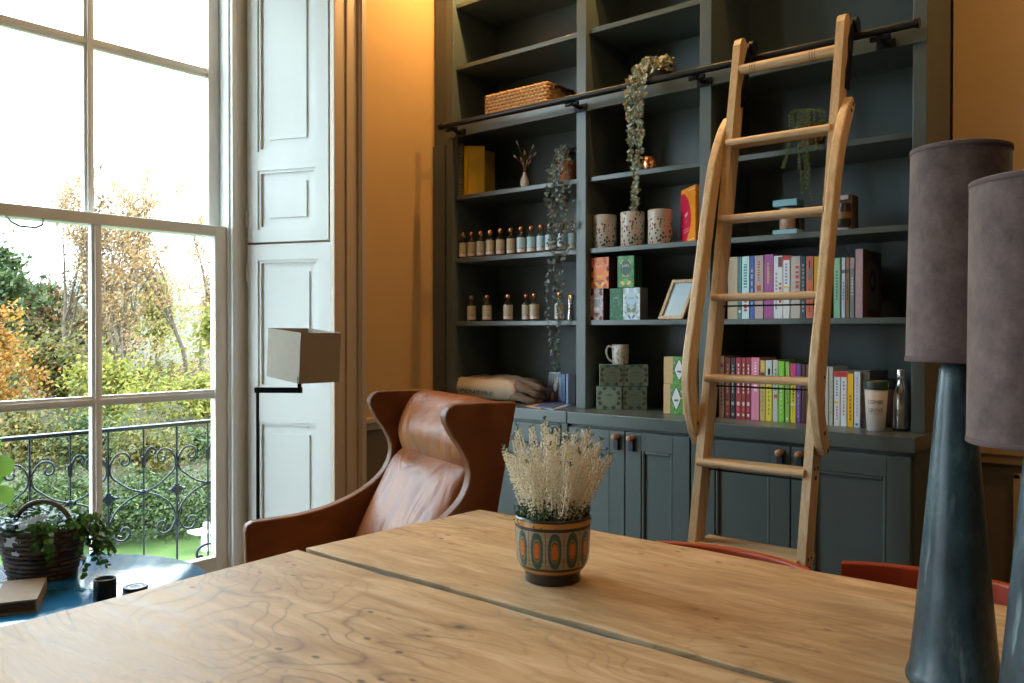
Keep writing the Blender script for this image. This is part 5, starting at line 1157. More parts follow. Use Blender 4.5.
# --- folded sweatshirts, card, booklets on the left worktop
def cloth_fold(name, c, ex, ey, W_2, D2, Hh, layers, mat, label, seed, cat, txt=None):
    r = thing(name, c, label, cat); n, m_ = 34, 16
    for Lr in range(layers):
        z0 = c[2]+Hh*Lr/layers; th = Hh/layers; vs = []
        for s_ in (1, -1):
            for i in range(n+1):
                for j in range(m_+1):
                    u_, v_ = i/n*2-1, j/m_*2-1; e = ((1-abs(u_)**7)*(1-abs(v_)**5))**.45
                    k1 = noise.noise(Vector((u_*2.6, v_*2.2, seed+Lr)))*.012+noise.noise(Vector((u_*7, v_*5, seed+Lr*3)))*.005
                    z = z0+th*.5+s_*th*.5*e+(k1*e*(1 if s_ > 0 and Lr == layers-1 else .25)); wob = 1+.03*noise.noise(Vector((Lr*3.3, v_*3, seed)))
                    p = Vector((c[0], c[1], 0))+ex*u_*W_2*wob+ey*v_*D2*(1+.03*math.sin(u_*4+Lr)); p.z = max(z, c[2]+.0005); vs.append(p)
        k = (n+1)*(m_+1); fs = []
        for s_ in (0, 1):
            for i in range(n):
                for j in range(m_): a = s_*k+i*(m_+1)+j; f = (a, a+m_+1, a+m_+2, a+1); fs.append(f if s_ == 0 else f[::-1])
        g = MB(); g.add(vs, fs, 0, True); g.build('fold', mat, r, normals=True)
    return r
m_jersey = plain('oatmeal_jersey', (.60, .47, .34), .9, var=.06, scale=40, bmp=.3); m_jersey2 = plain('brown_jersey', (.20, .135, .095), .9, var=.1, scale=40, bmp=.3)
yS = 2.80; xa, xb = sx(444, yS), sx(519, yS)
ex = Vector((1, 0, 0)); ey = Vector((0, 1, 0))
sw = cloth_fold('folded_sweatshirt', ((xa+xb)/2, yS+.085, ZW), ex, ey, (xb-xa)/2, .115, sz(500, 377, yS+.05)-ZW, 1, m_jersey, 'oatmeal folded sweatshirt with dark printed capitals on the left worktop', 4.2, 'sweatshirt')
ctr_x = sx(485.5, yS-.03)
def fnt(a, b):
    t = (b+.004); return Vector((ctr_x+a, yS-.034+.0-.0, ZW+.026+t))
xt0, xt1 = sx(460.5, yS-.034), sx(494, yS-.034)
lettering('PENTIRE', .0165, lambda a, b: Vector(((xt0+xt1)/2+a, yS-.0345-.007+max(0, b)*.8, sz(477, 392, yS-.038)+b*.9-a*.04)), 'lettering', paint((.015, .013, .012), .8), sw, (xt1-xt0)/.072*.82)
# rolled sleeve bundle on the right: overlapping brown folds
rb = thing('rolled_sweatshirt', (sx(520, 2.84), 2.84, ZW), 'brown sweatshirt bundled up against the oatmeal folded one', 'sweatshirt')
rr = random.Random(8)
for k in range(7):
    ua, ub = 507+k*1.2, 531+k*1.3-(k % 3)*3; yy = 2.775+.012*(k % 4); za = ZW+.014+.012*k; P = [Vector((sx(ua, yy), yy+.02, za+.010)), Vector((sx((ua+ub)/2, yy), yy-.004, za+.006+.006*math.sin(k))), Vector((sx(ub, yy), yy+.015, max(ZW+.012, za-.020))), Vector((sx(ub, yy)+.010, yy+.06, max(ZW+.012, za-.03)))]
    g = MB(); g.tube(spline(P, 5), [.014+.003*math.sin(i*.9+k) for i in range(16)], 9, flat=.62); g.build('fold', m_jersey2, rb, sub=1)
# standing card and booklets
def flatbox(name, u0, u1, vt, y, th, z0, label, cat, mat, rz=0, tilt=0, extra=None, grp=None):
    x0, x1 = sx(u0, y), sx(u1, y); h = sz((u0+u1)/2, vt, y)-z0; r = thing(name, ((x0+x1)/2, y, z0), label, cat, grp, rz); r.rotation_euler = (tilt, 0, rz); w2 = (x1-x0)/2
    g = MB(); g.box(-w2, 0, 0, w2, th, h); g.build('card_body', mat, r, local=True, bevel=.0006, seg=1); return r, w2, h
r, w2, h = flatbox('postcard', 547.2, 558.6, 372.2, 2.90, .003, ZW, 'white-bordered picture card standing against the shelf back, left of the booklets', 'card', paint((.52, .56, .60), .4), tilt=-.10)
g = MB(); g.box(-w2+.003, -.0006, .003, w2-.003, .0002, h-.004); pc = g.build('picture', paint((.045, .035, .045), .3), r, local=True)
for cx_, cz_, a_, c_ in ((.30, .55, .35, (.45, .42, .38)), (.15, .72, .16, (.10, .22, .06)), (.55, .75, .2, (.50, .36, .36)), (-.1, .18, .3, (.30, .12, .08))):
    g = MB(); g.prism([(w2*cx_+math.cos(q*pi/4)*w2*a_, h*cz_+math.sin(q*pi/4)*h*a_*.55) for q in range(8)], lambda a, b, d: Vector((a, d, b)), -.0009, -.0005); g.build('picture_motif', paint(c_, .4), r, local=True)
m_bl = paint((.10, .19, .38), .4)
r, w2, h = flatbox('booklet', 559.2, 565.0, 374.5, 2.895, .012, ZW, 'dark blue booklet standing between the picture card and the pale blue one', 'booklet', m_bl)
g = MB(); g.box(-w2, -.0005, h*.1, -w2*.4, .0003, h*.9); g.build('pale_stripe', paint((.30, .42, .62), .4), r, local=True)
r, w2, h = flatbox('booklet', 566.8, 575.0, 374.0, 2.86, .010, ZW, 'booklet with a pale blue edge leaning against the upright', 'booklet', paint((.03, .03, .05), .4), rz=.2)
g = MB(); g.box(-w2-.0002, -.0012, 0, -w2*.55, .0104, h+.0002); g.build('pale_edge', paint((.28, .42, .66), .4), r, local=True)
def leaflet(pix, z, th, mat, label):
    P = [sight(u, v, 2, ZW+z) for u, v in pix]; c = sum(P, Vector())/len(P); r = tag(None, '', '') if False else thing('leaflet', (c.x, c.y, ZW+z), label, 'leaflet', 'leaflets lying on the left worktop')
    g = MB(); g.prism([(p.x, p.y) for p in P], lambda a, b, d: Vector((a, b, d)), ZW+z, ZW+z+th); g.build('paper', mat, r); return r, P
leaflet([(526, 406.5), (545, 402.5), (556, 404), (540, 409.3)], .0005, .0012, paint((.60, .42, .26), .5), 'tan leaflet at the bottom of the fanned pile')
r, P = leaflet([(534, 406.8), (549, 401.8), (569, 402.4), (552, 408.8)], .002, .004, paint((.10, .14, .28), .35), 'dark blue magazine lying on top of the fanned pile')
leaflet([(539, 407.6), (556, 403), (572, 405), (553, 410.2)], .0001, .0016, paint((.50, .58, .72), .4), 'pale blue leaflet under the dark blue magazine')
# ------------------------------------------------------------------ round side table by the window
RC = Vector((-2.03, .785, .61)); RR = .345
m, t, b = nt('blue_hammered_glass'); v = coords(t); n = N(t, 'ShaderNodeTexVoronoi', i_Scale=70.0); n.feature = 'SMOOTH_F1'; L(t, v, n.inputs['Vector'])
n2 = N(t, 'ShaderNodeTexNoise', i_Scale=9.0, i_Detail=3.0); L(t, v, n2.inputs['Vector']); rp = ramp(t, [(.3, (.008, .11, .26)), (.7, (.02, .20, .42))]); L(t, n2.outputs['Fac'], rp.inputs[0]); L(t, rp.outputs[0], b.inputs['Base Color'])
b.inputs['Roughness'].default_value = .16; b.inputs['Coat Weight'].default_value = .5; b.inputs['Coat Roughness'].default_value = .12; bump(t, b, n.outputs['Distance'], .12, .004); m_blue = m
rt_ = thing('side_table', (RC.x, RC.y, 0), 'low round side table with a glossy blue top under the window', 'table')
g = MB(); g.lathe([(RR-.012, -.022), (RR-.002, -.018), (RR, -.010), (RR-.002, -.002), (RR-.006, 0), (0, 0)], 72, RC); g.build('tabletop', m_blue, rt_)
g = MB(); g.lathe([(RR-.013, -.028), (RR+.003, -.028), (RR+.003, -.006), (RR, -.004)], 72, RC, closed=False); g.build('metal_rim', m_steel, rt_)
for k in range(3):
    a = k*2*pi/3+.4; g = MB(); g.tube([RC+Vector((math.cos(a)*.20, math.sin(a)*.20, -.02)), Vector((RC.x+math.cos(a)*.29, RC.y+math.sin(a)*.29, 0))], [.012, .009], 10); g.build('leg', m_black, rt_)
zT = RC.z
def onT(u, v, z=zT): return sight(u, v, 2, z)
# cardboard book-box with pale blue label, in front of the basket
P = [onT(-22, 592, zT+.028), onT(46, 575, zT+.028), onT(49, 577.5, zT+.028), onT(40, 598, zT+.028), onT(-25, 618, zT+.028)]
c = onT(8, 592); bx = thing('box_file', (c.x, c.y, zT), 'flat brown card box with a pale blue label, in front of the ivy basket', 'box')
A = onT(47, 577, zT+.028); B = onT(37, 599, zT+.028); d1 = (A-B); d1.z = 0; Ld = d1.length; d1.normalize(); d2 = Vector((-d1.y, d1.x, 0)); 
if d2.dot(RT) > 0: d2 = -d2
q = lambda a, bb, z: Vector((B.x, B.y, zT))+d1*a+d2*bb+Vector((0, 0, z))
def slab(mb, a0, a1, b0, b1, z0, z1): mb.add([q(a, bb, z) for z in (z0, z1) for a, bb in ((a0, b0), (a1, b0), (a1, b1), (a0, b1))], [(0, 3, 2, 1), (4, 5, 6, 7), (0, 1, 5, 4), (1, 2, 6, 5), (2, 3, 7, 6), (3, 0, 4, 7)])
g = MB(); slab(g, 0, Ld, 0, .20, .024, .028); slab(g, 0, Ld, 0, .20, .0005, .004); slab(g, 0, Ld, .0, .004, .004, .024); g.build('cover', plain('brown_card', (.30, .20, .12), .7, scale=20), bx, bevel=.001, normals=True)
g = MB(); slab(g, .004, Ld-.004, .004, .197, .004, .024); g.build('pages', paint((.10, .06, .035), .8), bx, normals=True)
g = MB(); slab(g, Ld*.30, Ld*.88, .085, .16, .0281, .0286); g.build('paper_label', paint((.42, .56, .66), .4), bx, normals=True)
# black candle tin and its lid
p = onT(105, 598.5); r = thing('candle_tin', (p.x, p.y, zT), 'black cylindrical candle tin on the blue side table', 'candle')
k = (p.dot(FW)-0)/FPX; R = 10.6*k; Hh = 20.5*k
g = MB(); g.lathe([(R-.001, 0), (R, .0015), (R, Hh-.0015), (R-.001, Hh), (R-.003, Hh), (R-.003, Hh-.008), (0, Hh-.008)], 32, (p.x, p.y, zT)); g.build('tin_body', m_black, r)
g = MB(); g.lathe([(R-.0035, Hh-.0078), (0, Hh-.0075)], 24, (p.x, p.y, zT), closed=False); g.build('wax', paint((.25, .30, .33), .3), r)
p = onT(135.5, 590.5); r = thing('tin_lid', (p.x, p.y, zT), 'flat round black tin lid lying beside the candle tin', 'lid')
g = MB(); g.lathe([(.022, 0), (.0265, .001), (.027, .009), (.0255, .0105), (.020, .0100), (.018, .0085), (0, .0085)], 32, (p.x, p.y, zT)); g.build('lid_body', m_black, r)
g = MB(); g.lathe([(.0145, .0086), (.0155, .0094), (.0165, .0086)], 28, (p.x, p.y, zT), closed=False); g.build('embossed_ring', m_steel, r)

# ivy basket
p = onT(43, 574); BX, BY = p.x, p.y
k = ((p-Vector((0, 0, CAM_H))).dot(FW))/FPX
ib = thing('handled_basket', (BX, BY, zT), 'dark woven basket with a hoop handle standing on the blue side table', 'basket')
m_wick = plain('dark_willow', (.075, .045, .030), .6, var=.4, scale=60); m_wick2 = plain('mid_willow', (.12, .075, .05), .6, var=.3, scale=60)
Hb = .115; rb0, rb1 = 28*k, 37*k
ns = 26
for j in range(11):
    z = Hb*j/10; Rr = rb0+(rb1-rb0)*(j/10)**.8; P = []
    for i in range(ns*2):
        a = i*pi/ns; off = .0028*(1 if (i+j) % 2 else -1); P.append((BX+math.cos(a)*(Rr+off)*1.08, BY+math.sin(a)*(Rr+off), zT+z+.004))
    g = MB(); g.tube(P+[P[0]], .0056, 6, caps=False); g.build('woven_course', m_wick if j % 3 else m_wick2, ib)
for i in range(ns):
    a = i*2*pi/ns; g = MB(); g.tube([(BX+math.cos(a)*(rb0)*1.08, BY+math.sin(a)*rb0, zT+.002), (BX+math.cos(a)*(rb1+.002)*1.08, BY+math.sin(a)*(rb1+.002), zT+Hb+.006)], .0035, 5); g.build('stake', m_wick, ib)
g = MB(); g.lathe([(rb0-.004, .004), (rb1-.008, Hb-.012), (0, Hb-.012)], 24, (BX, BY, zT)); g.build('liner', m_soil, ib)
hd = Vector((RT.x, RT.y, 0)); P = [Vector((BX, BY, zT+Hb-.01))+hd*math.cos(a)*rb1*.80+Vector((0, 0, math.sin(a)*.075)) for a in [pi*i/16 for i in range(17)]]
g = MB(); g.tube(P, .0062, 8); g.build('handle', m_wick2, ib)
pl = thing('potted_ivy', (BX, BY, zT+Hb-.012), 'trailing ivy with small white cyclamen flowers growing in the dark basket', 'plant')
m_ivy = leaf_mat('ivy_leaves', [(.02, .06, .015), (.05, .15, .025), (.12, .28, .04), (.03, .08, .02)], .35, .25)
m_cyc = leaf_mat('cyclamen_leaves', [(.015, .05, .025), (.04, .10, .06), (.02, .06, .035)], .4, .1)
rr = random.Random(31)
def ivy_leaf(mb, c, d, nrm, s):
    d = d.normalized(); sd = nrm.cross(d).normalized(); pts = [c, c+d*s*.15+sd*s*.55, c+d*s*.5+sd*s*.30, c+d*s*.75+sd*s*.42, c+d*s*1.15, c+d*s*.75-sd*s*.42, c+d*s*.5-sd*s*.30, c+d*s*.15-sd*s*.55]
    mb.add(pts, [(0, 1, 2), (0, 2, 4), (2, 3, 4), (0, 4, 6), (4, 5, 6), (0, 6, 7)])
lf = MB(); lc = MB()
for i in range(620):
    a = rr.random()*2*pi; q = rr.random()**.5*rb1*1.05; c = Vector((BX+math.cos(a)*q, BY+math.sin(a)*q, zT+Hb+rr.random()*.042*(1.25-q/rb1*.7))); out = Vector((math.cos(a), math.sin(a), rr.uniform(-.3, .6)))
    side_ = (c-Vector((BX, BY, 0))).dot(hd)
    ivy_leaf(lf if side_ > -.01 else lc, c, out+Vector((rr.uniform(-.6, .6), rr.uniform(-.6, .6), 0)), Vector((rr.uniform(-.5, .5), rr.uniform(-.5, .5), 1)).normalized(), rr.uniform(.010, .018))
for tr in range(15):
    a0 = -pi/2+math.atan2(hd.y, hd.x)+rr.uniform(.35, 2.1); o = Vector((math.cos(a0), math.sin(a0), 0)); st = Vector((BX, BY, zT+Hb+.01))+o*rb1*.9; drop = rr.uniform(.03, .115); reach = rr.uniform(.015, .075)
    P = spline([st, st+o*reach*.6+Vector((0, 0, .012)), st+o*reach+Vector((0, 0, -drop*.5)), st+o*(reach*1.05)+hd*rr.uniform(-.01, .03)+Vector((0, 0, -drop))], 5)
    g = MB(); g.tube(P, .0009, 4); g.build('stem', paint((.06, .09, .03), .6), pl)
    for p_ in P[2:]:
        for _ in range(2): ivy_leaf(lf, p_, Vector((rr.uniform(-1, 1), rr.uniform(-1, 1), rr.uniform(-.8, .2))), (o+Vector((rr.uniform(-.4, .4), rr.uniform(-.4, .4), .5))).normalized(), rr.uniform(.010, .017))
lf.build('ivy_foliage', m_ivy, pl, kind='stuff'); lc.build('cyclamen_foliage', m_cyc, pl, kind='stuff')
m_pet = plain('white_petals', (.80, .80, .80), .5, var=.03)
for (u, v, s) in ((31, 524, 1.0), (38, 521, .9), (24, 530, 1.0), (14, 544, 1.25), (9, 547, .9), (43, 519, .8), (15, 556, .7), (27, 536, .8)):
    c = Vector((0, 0, CAM_H))+(FW+RT*((u-PCX)/FPX)-UP*((v-PCY)/FPX))*((Vector((BX, BY, zT))-Vector((0, 0, CAM_H))).dot(FW)-rb1*1.02)
    g = MB(); g.tube([Vector((BX, BY, zT+Hb))+(c-Vector((BX, BY, zT+Hb)))*.3, c], .0008, 4); st = g.build('flower_stem', paint((.12, .10, .05), .6), pl)
    g = MB()
    for j in range(5):
        a = j*2*pi/5+u; d = (RT*math.cos(a)+Vector((0, 0, 1))*(.35+abs(math.sin(a)))-FW*.3*math.sin(a)).normalized(); ivy = d.cross(FW).normalized(); g.add([c, c+d*.008*s+ivy*.0065*s, c+d*.019*s, c+d*.008*s-ivy*.0065*s], [(0, 1, 2, 3)])
    g.build('flower', m_pet, st, kind='stuff')
# leafy house plant reaching in at the left edge
hx_, hy_ = -2.12, .36
hpn = thing('house_plant', (hx_, hy_, 0), 'lime green leafed house plant cut off by the left edge', 'plant')
m_lime = leaf_mat('lime_leaves', [(.22, .45, .06), (.34, .60, .12)], .4, .4)
g = MB(); g.lathe([(.10, 0), (.12, .02), (.14, .26), (.13, .26), (0, .24)], 28, (hx_, hy_, 0)); g.build('pot', m_cream, hpn)
for (u, v, s, ang, d_) in ((-5, 468, .034, .3, 1.62), (-1, 494, .028, -.9, 1.62), (-26, 480, .05, 0, 1.64), (-30, 455, .06, .5, 1.66), (-40, 500, .06, -.2, 1.62)):
    c = cp(u, v, d_); g = MB(); g.tube(spline([(hx_, hy_, .24), ((hx_+c.x)/2, (hy_+c.y)/2-.02, (c.z+.24)/2+.08), c], 5), .0022, 6); st = g.build('stalk', paint((.10, .20, .05), .5), hpn)
    d = (RT*math.cos(ang)+UP*math.sin(ang)); sd = d.cross(FW).normalized(); vs = []; n = 8
    for i in range(n+1):
        tt = i/n; w2 = s*.62*math.sin(pi*tt**.8)**.8; for_ = c-d*s*.6+d*s*1.7*tt+FW*.01*math.sin(tt*3); vs += [for_-sd*w2+FW*.006, for_, for_+sd*w2+FW*.006]
    g = MB(); g.add(vs, [(3*i+j, 3*i+j+1, 3*i+j+4, 3*i+j+3) for i in range(n) for j in (0, 1)], 0, True); g.build('leaf', m_lime, hpn)

# ------------------------------------------------------------------ outdoors: balcony, lawn, trees
g = MB(); g.box(-4.05, -5.0, -.10, XO-.04, 2.9, .02); bal = g.build('balcony_slab', plain('balcony_stone', (.20, .20, .18), .8)); tag(bal, 'narrow stone balcony floor outside the sash windows', 'balcony')
XB = -3.62
br = thing('balcony_railing', (XB, .3, .02), 'black wrought iron balcony railing with scrolls outside the window', 'railing')
ZR0, ZR1 = .07, CAM_H-.425
yA = [1.332-.305*k for k in range(14)]; yA = [2.263, 1.953]+[1.953-.311*k for k in range(1, 15)]
g = MB(); g.box(XB-.020, yA[-1]-.05, ZR1-.008, XB+.020, yA[0]+.4, ZR1+.008); g.build('top_rail', m_iron, br, bevel=.003)
g = MB(); g.box(XB-.012, yA[-1]-.05, ZR0-.006, XB+.012, yA[0]+.4, ZR0+.006); g.build('bottom_rail', m_iron, br, bevel=.002)
def arc(y0, z0, pts, r=.0046): P = spline([(XB, y0+a, z0+b) for a, b in pts], 6); g = MB(); g.tube(P, r, 6, flat=1.5); return g
zn = CAM_H-.715; zt = CAM_H-.600; zb_ = CAM_H-.845
sp = .311
def scroll_pts(sgn, updown):
    # from tangent point on the A bar, curling outwards
    k = updown; s = sgn
    return [(s*.006, 0), (s*.012, k*.030), (s*.036, k*.062), (s*.070, k*.068), (s*.092, k*.044), (s*.086, k*.018), (s*.066, k*.014), (s*.056, k*.028), (s*.064, k*.038)]
for yb in yA:
    g = MB(); g.tube([(XB, yb, ZR0), (XB, yb, ZR1)], .0048, 6); g.build('baluster', m_iron, br)
    g = MB(); g.tube([(XB, yb-sp/2, ZR0), (XB, yb-sp/2, ZR1)], .0042, 6); g.build('baluster', m_iron, br)
    for s in (-1, 1):
        P = [(s*sp/2, zn-zt), (s*(sp*.30), zn-zt+.022), (s*sp*.13, zn-zt+.060), (s*.014, -.030)]
        arc(yb, zt, P+scroll_pts(s, 1)[0:]).build('scroll', m_iron, br)
        P = [(s*sp/2, zn-zb_), (s*(sp*.30), zn-zb_-.022), (s*sp*.13, zn-zb_-.060), (s*.014, .030)]
        arc(yb, zb_, P+scroll_pts(s, -1)).build('scroll', m_iron, br)
    g = MB()
    zq = zn-.008
    for a in (0, pi/2, pi, 3*pi/2): g.lathe([(0, -.013), (.012, -.006), (.014, 0), (.012, .006), (0, .013)], 8, (XB, yb+math.cos(a)*.020, zq+math.sin(a)*.020))
    g.box(XB-.012, yb-.016, zq-.016, XB+.012, yb+.016, zq+.016); g.box(XB-.008, yb-.040, zq-.005, XB+.008, yb+.040, zq+.005); g.build('cast_quatrefoil', m_iron, br)
    g = MB(); g.lathe([(0, -.016), (.013, -.008), (.016, 0), (.013, .008), (0, .016)], 8, (XB, yb-sp/2, zn)); g.box(XB-.010, yb-sp/2-.020, zn-.008, XB+.010, yb-sp/2+.020, zn+.008); g.build('collar', m_iron, br)
    for s in (-1, 1):
        arc(yb-sp/2, CAM_H-.545, [(s*.004, -.06), (s*.006, -.02), (s*.022, .018), (s*.044, .022), (s*.056, .006), (s*.048, -.006)] if s > 0 else [(-.004, -.06), (-.006, -.03), (-.006, -.01)], .004).build('small_scroll', m_iron, br)
    arc(yb-sp/2, CAM_H-1.035, [(-.042, -.030), (-.030, -.030), (-.036, -.018), (-.056, -.020), (-.054, .010), (-.028, .026), (0, .030), (.028, .026), (.054, .010), (.056, -.020), (.036, -.018), (.030, -.030), (.042, -.030)], .006).build('bottom_scroll', m_iron, br)

GZ = -3.0
m, t, b = nt('lawn_grass'); v = coords(t); n = N(t, 'ShaderNodeTexNoise', i_Scale=1.3, i_Detail=8.0, i_Roughness=.7); L(t, v, n.inputs['Vector']); rp = ramp(t, [(.3, (.04, .085, .012)), (.7, (.09, .145, .03))]); L(t, n.outputs['Fac'], rp.inputs[0]); L(t, rp.outputs[0], b.inputs['Base Color']); b.inputs['Roughness'].default_value = .9
m_lawn = m
g = MB(); nx, ny = 110, 130; vs = []
def ground(x, y):
    d = math.hypot(x, y); h = GZ+max(0, d-17.0)*.10+.25*noise.noise(Vector((x*.15, y*.15, 0))); return h if d > 6 else GZ
for i in range(nx+1):
    for j in range(ny+1):
        x = -4.1-70*(i/nx)**1.3; y = -20+75*j/ny; vs.append((x, y, ground(x, y)))
fs = [(i*(ny+1)+j, i*(ny+1)+j+1, (i+1)*(ny+1)+j+1, (i+1)*(ny+1)+j) for i in range(nx) for j in range(ny)]
far = lambda f: math.hypot(vs[f[0]][0], vs[f[0]][1]) > 18.3
g.add(vs, [f for f in fs if not far(f)], 0, True); lw = g.build('lawn', m_lawn, normals=True)
g = MB(); g.add(vs, [f for f in fs if far(f)], 0, True); wf = g.build('woodland_floor', plain('leaf_litter', (.045, .035, .015), .95, var=.5, scale=.8), normals=True); tag(wf, 'leaf-strewn woodland floor rising under the trees', 'ground'); tag(lw, 'sunlit green lawn sloping up behind the balcony railing', 'lawn')
g = MB(); g.box(-4.10, -20, GZ-1, -4.02, 40, -.02); 
def at_d(u, d):                                        # ground point seen in column u at distance d
    q = FW+RT*((u-PCX)/FPX); q.z = 0; return q*d
def tree(u, d, vtop, wpx, label, leaf, trunk, nleaf, ls, vlow=None, group=None, kind='round', seed=0, dens=1.0, trunks=1, name='tree'):
    rr = random.Random(seed); c = at_d(u, d); gz = ground(c.x, c.y); zt_ = CAM_H+(331.5-vtop)/FPX*d; R = wpx/2/FPX*d; H = zt_-gz
    zl = max(gz+.05, CAM_H+(331.5-vlow)/FPX*d if vlow else gz+H*.3)
    r = thing(name, (c.x, c.y, gz), label, 'tree' if name != 'shrub' else 'shrub', group)
    ends = []
    g = MB()
    def branch(p, dr, ln, rad, depth):
        pts = [p]; q = p.copy(); dd = dr.copy()
        for i in range(4):
            dd = (dd+Vector((rr.uniform(-.16, .16), rr.uniform(-.16, .16), rr.uniform(-.02, .12)))).normalized(); q = q+dd*ln/4; pts.append(q.copy())
        g.tube(pts, [rad*(1-.14*i) for i in range(5)], 5 if depth < 2 else 3, caps=False); ends.extend(pts[2:] if depth >= 1 else pts[3:])
        if depth < 3:
            for k in range(4 if depth == 0 else 3):
                a = rr.random()*2*pi; sp_ = .42+.22*depth if kind != 'tall' else .30+.15*depth
                nd = (dd+Vector((math.cos(a)*sp_, math.sin(a)*sp_, .12))).normalized(); branch(pts[rr.choice([1, 2, 3, 4]) if k else 4], nd, ln*rr.uniform(.5, .72), rad*.5, depth+1)
    for tk in range(trunks):
        b0 = Vector((c.x+rr.uniform(-.5, .5)*(tk > 0)*R*.5, c.y+rr.uniform(-.5, .5)*(tk > 0)*R*.5, gz-.1))
        branch(b0, Vector((rr.uniform(-.06, .06), rr.uniform(-.06, .06), 1)), H*(.50 if kind == 'tall' else .42), max(.05, H*.016), 0)
    g.build('trunk', trunk, r)
    lf = MB(); cz = (zt_+zl)/2; hz = (zt_-zl)/2
    cl_ = []
    for k in range(int(34*dens)+6):
        while True:
            a, b_, c_ = rr.uniform(-1, 1), rr.uniform(-1, 1), rr.uniform(-1, 1)
            if a*a+b_*b_+c_*c_ < 1: break
        tp = 1-.45*max(0, c_) if kind == 'tall' else 1
        cl_.append((Vector((c.x+a*R*tp, c.y+b_*R*tp, cz+c_*hz)), R*rr.uniform(.18, .34)))
    for e in ends:
        if e.z > zl: cl_.append((e, R*.14))
    for i in range(nleaf):
        p, q = cl_[int(rr.random()*len(cl_))]; o = Vector((rr.gauss(0, .5), rr.gauss(0, .5), rr.gauss(0, .45)))*q*1.25; n_ = Vector((rr.uniform(-1, 1), rr.uniform(-1, 1), rr.uniform(-1, 1))).normalized(); u_ = n_.orthogonal().normalized(); s = ls*rr.uniform(.6, 1.3); P0 = p+o
        lf.add([P0-u_*s, P0+n_.cross(u_)*s*.55, P0+u_*s, P0-n_.cross(u_)*s*.55], [(0, 1, 2, 3)])
    lf.build('foliage', leaf, r, kind='stuff'); return r
bark = plain('grey_brown_bark', (.11, .085, .06), .9, var=.4, scale=6); bark2 = plain('pale_bark', (.30, .25, .19), .9, var=.3, scale=6)
l_green = leaf_mat('deep_green_leaves', [(.015, .035, .008), (.035, .065, .012), (.07, .095, .018), (.015, .03, .01)], .6, .3)
l_olive = leaf_mat('olive_autumn_leaves', [(.06, .065, .012), (.13, .115, .02), (.035, .045, .01), (.18, .11, .02)], .6, .4)
l_orange = leaf_mat('orange_autumn_leaves', [(.26, .095, .012), (.34, .16, .02), (.16, .06, .012), (.26, .19, .03)], .6, .4)
l_brown = leaf_mat('russet_leaves', [(.10, .055, .022), (.15, .09, .035), (.06, .05, .018), (.17, .12, .045)], .6, .35)
l_peach = leaf_mat('pale_peach_leaves', [(.34, .20, .09), (.40, .27, .14), (.26, .15, .06), (.30, .24, .10)], .6, .45)
l_yell = leaf_mat('yellow_green_leaves', [(.16, .17, .02), (.26, .24, .035), (.09, .12, .018), (.30, .24, .045)], .6, .45)
tree(-6, 33, 244, 110, 'broad green tree at the far left beyond the lawn', l_green, bark, 9000, .13, 440, seed=1, dens=1.4)
tree(40, 36, 276, 130, 'russet brown tree behind the orange one, left pane', l_brown, bark, 12000, .12, 440, seed=2, dens=1.6)
tree(90, 38, 298, 110, 'olive tree rising behind the mullion of the lower sash', l_olive, bark, 8000, .12, 450, seed=32, dens=1.3)
tree(4, 24, 300, 76, 'orange-leaved tree nearest the left edge of the window', l_orange, bark, 9000, .07, 480, seed=3)
tree(56, 27, 335, 130, 'olive and yellow bushy tree low in the left pane', l_olive, bark, 10000, .09, 480, seed=4, dens=1.3)
tree(80, 31, 190, 84, 'thin-crowned bare russet tree behind the window mullion', l_brown, bark, 1500, .08, 360, seed=5, kind='tall', trunks=3)
tree(128, 30, 172, 92, 'tall peach-leaved tree in the middle of the right panes', l_peach, bark, 14000, .058, 420, seed=6, kind='tall', trunks=3, dens=1.6)
tree(190, 32, 200, 84, 'peach-leaved tree nearest the right window jamb', l_peach, bark, 12000, .058, 420, seed=7, kind='tall', trunks=2, dens=1.5)
tree(158, 38, 262, 90, 'pale yellow tree between and behind the two peach ones', l_yell, bark, 7000, .085, 440, seed=8, dens=1.2)
tree(112, 25, 352, 90, 'yellow green bushy tree behind the balcony rail', l_yell, bark2, 8000, .075, 480, seed=9, dens=1.3)
tree(198, 27, 375, 100, 'yellow green tree low at the right jamb', l_yell, bark2, 8000, .08, 490, seed=10, dens=1.3)
tree(16, 20.5, 405, 110, 'yellow and orange bush below the left rail end', l_olive, bark, 9000, .06, 520, seed=11, dens=1.4)
tree(150, 34, 380, 130, 'dim olive tree deep in the wood behind the trunks', l_olive, bark, 9000, .10, 500, seed=14, dens=1.6)
tree(74, 22, 418, 100, 'low green tree behind the railing, left of the mullion', l_green, bark, 9000, .065, 520, seed=33, dens=1.4)
tree(146, 21, 430, 90, 'low olive tree with dark trunk behind the railing scrolls', l_olive, bark, 7000, .06, 520, seed=34, dens=1.3)
tree(112, 23, 442, 90, 'dark green undergrowth tree behind the left railing scroll of the right pane', l_green, bark, 7000, .065, 520, seed=35, dens=1.3)
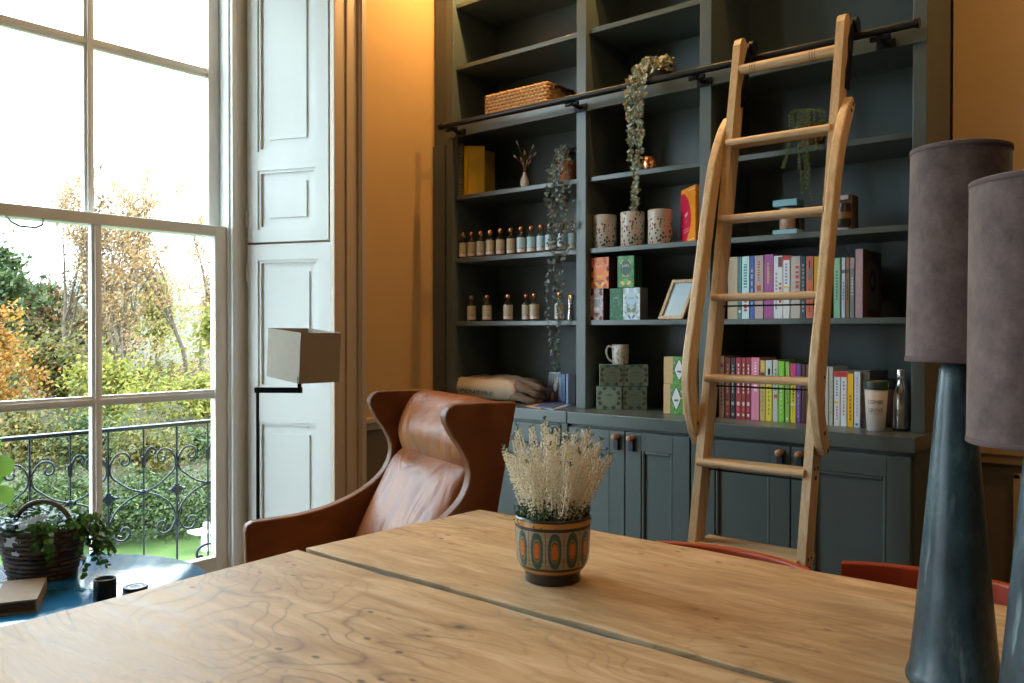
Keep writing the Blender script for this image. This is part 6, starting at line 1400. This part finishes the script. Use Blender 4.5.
tree(190, 23, 436, 90, 'dark green undergrowth tree beside the right jamb', l_green, bark, 7000, .065, 520, seed=36, dens=1.3)
tree(236, 30, 300, 90, 'yellow tree mostly hidden by the right window jamb', l_yell, bark, 4000, .10, 440, seed=16)
for i, (u, d, vt, w_, lb) in enumerate(((10, 15.7, 470, 110, 'left'), (66, 15.9, 474, 110, 'centre-left'), (118, 16.0, 480, 100, 'middle'), (168, 16.6, 476, 100, 'centre-right'), (216, 17.2, 470, 100, 'right'))):
    tree(u, d, vt, w_, 'dark green hedge shrub at the lawn edge, %s of five' % lb, l_green, bark, 9000, .045, 543, 'hedge shrubs along the lawn', seed=20+i, dens=2.2, name='shrub')
# pale garden table on the lawn
c = at_d(205, 15.8); gz = ground(c.x, c.y); gt = thing('garden_table', (c.x, c.y, gz), 'pale garden table standing on the lawn behind the right jamb', 'table')
m_gt = paint((.62, .62, .62), .5)
g = MB(); g.box(c.x-.18, c.y-.28, gz+.37, c.x+.18, c.y+.28, gz+.42); g.build('tabletop', m_gt, gt, bevel=.01)
g = MB(); g.box(c.x-.06, c.y-.06, gz-.02, c.x+.06, c.y+.06, gz+.37); g.build('pedestal', m_gt, gt)
g = MB(); g.lathe([(.05, 0), (.07, .03), (.07, .10), (.05, .13), (0, .14)], 16, (c.x, c.y+.02, gz+.422)); o = g.build('planter', paint((.25, .24, .22), .7)); tag(o, 'grey stone planter on the pale garden table', 'planter')
# the hill beyond
g = MB(); vs = []; n = 30
for i in range(n+1):
    a = i/n; x = -150+20*math.sin(a*5); y = -120+300*a; h = 17+7*math.sin(a*7+1)+3*math.sin(a*19); vs += [(x, y, GZ-4), (x-25, y, GZ+h*.6), (x-60, y, GZ+h)]
g.add(vs, [(3*i+j, 3*i+j+1, 3*i+j+4, 3*i+j+3) for i in range(n) for j in (0, 1)], 0, True); hl = g.build('hill', plain('distant_woods', (.09, .11, .11), 1.0, var=.25, scale=.2), normals=True); tag(hl, 'hazy wooded hill far beyond the trees', 'hill')
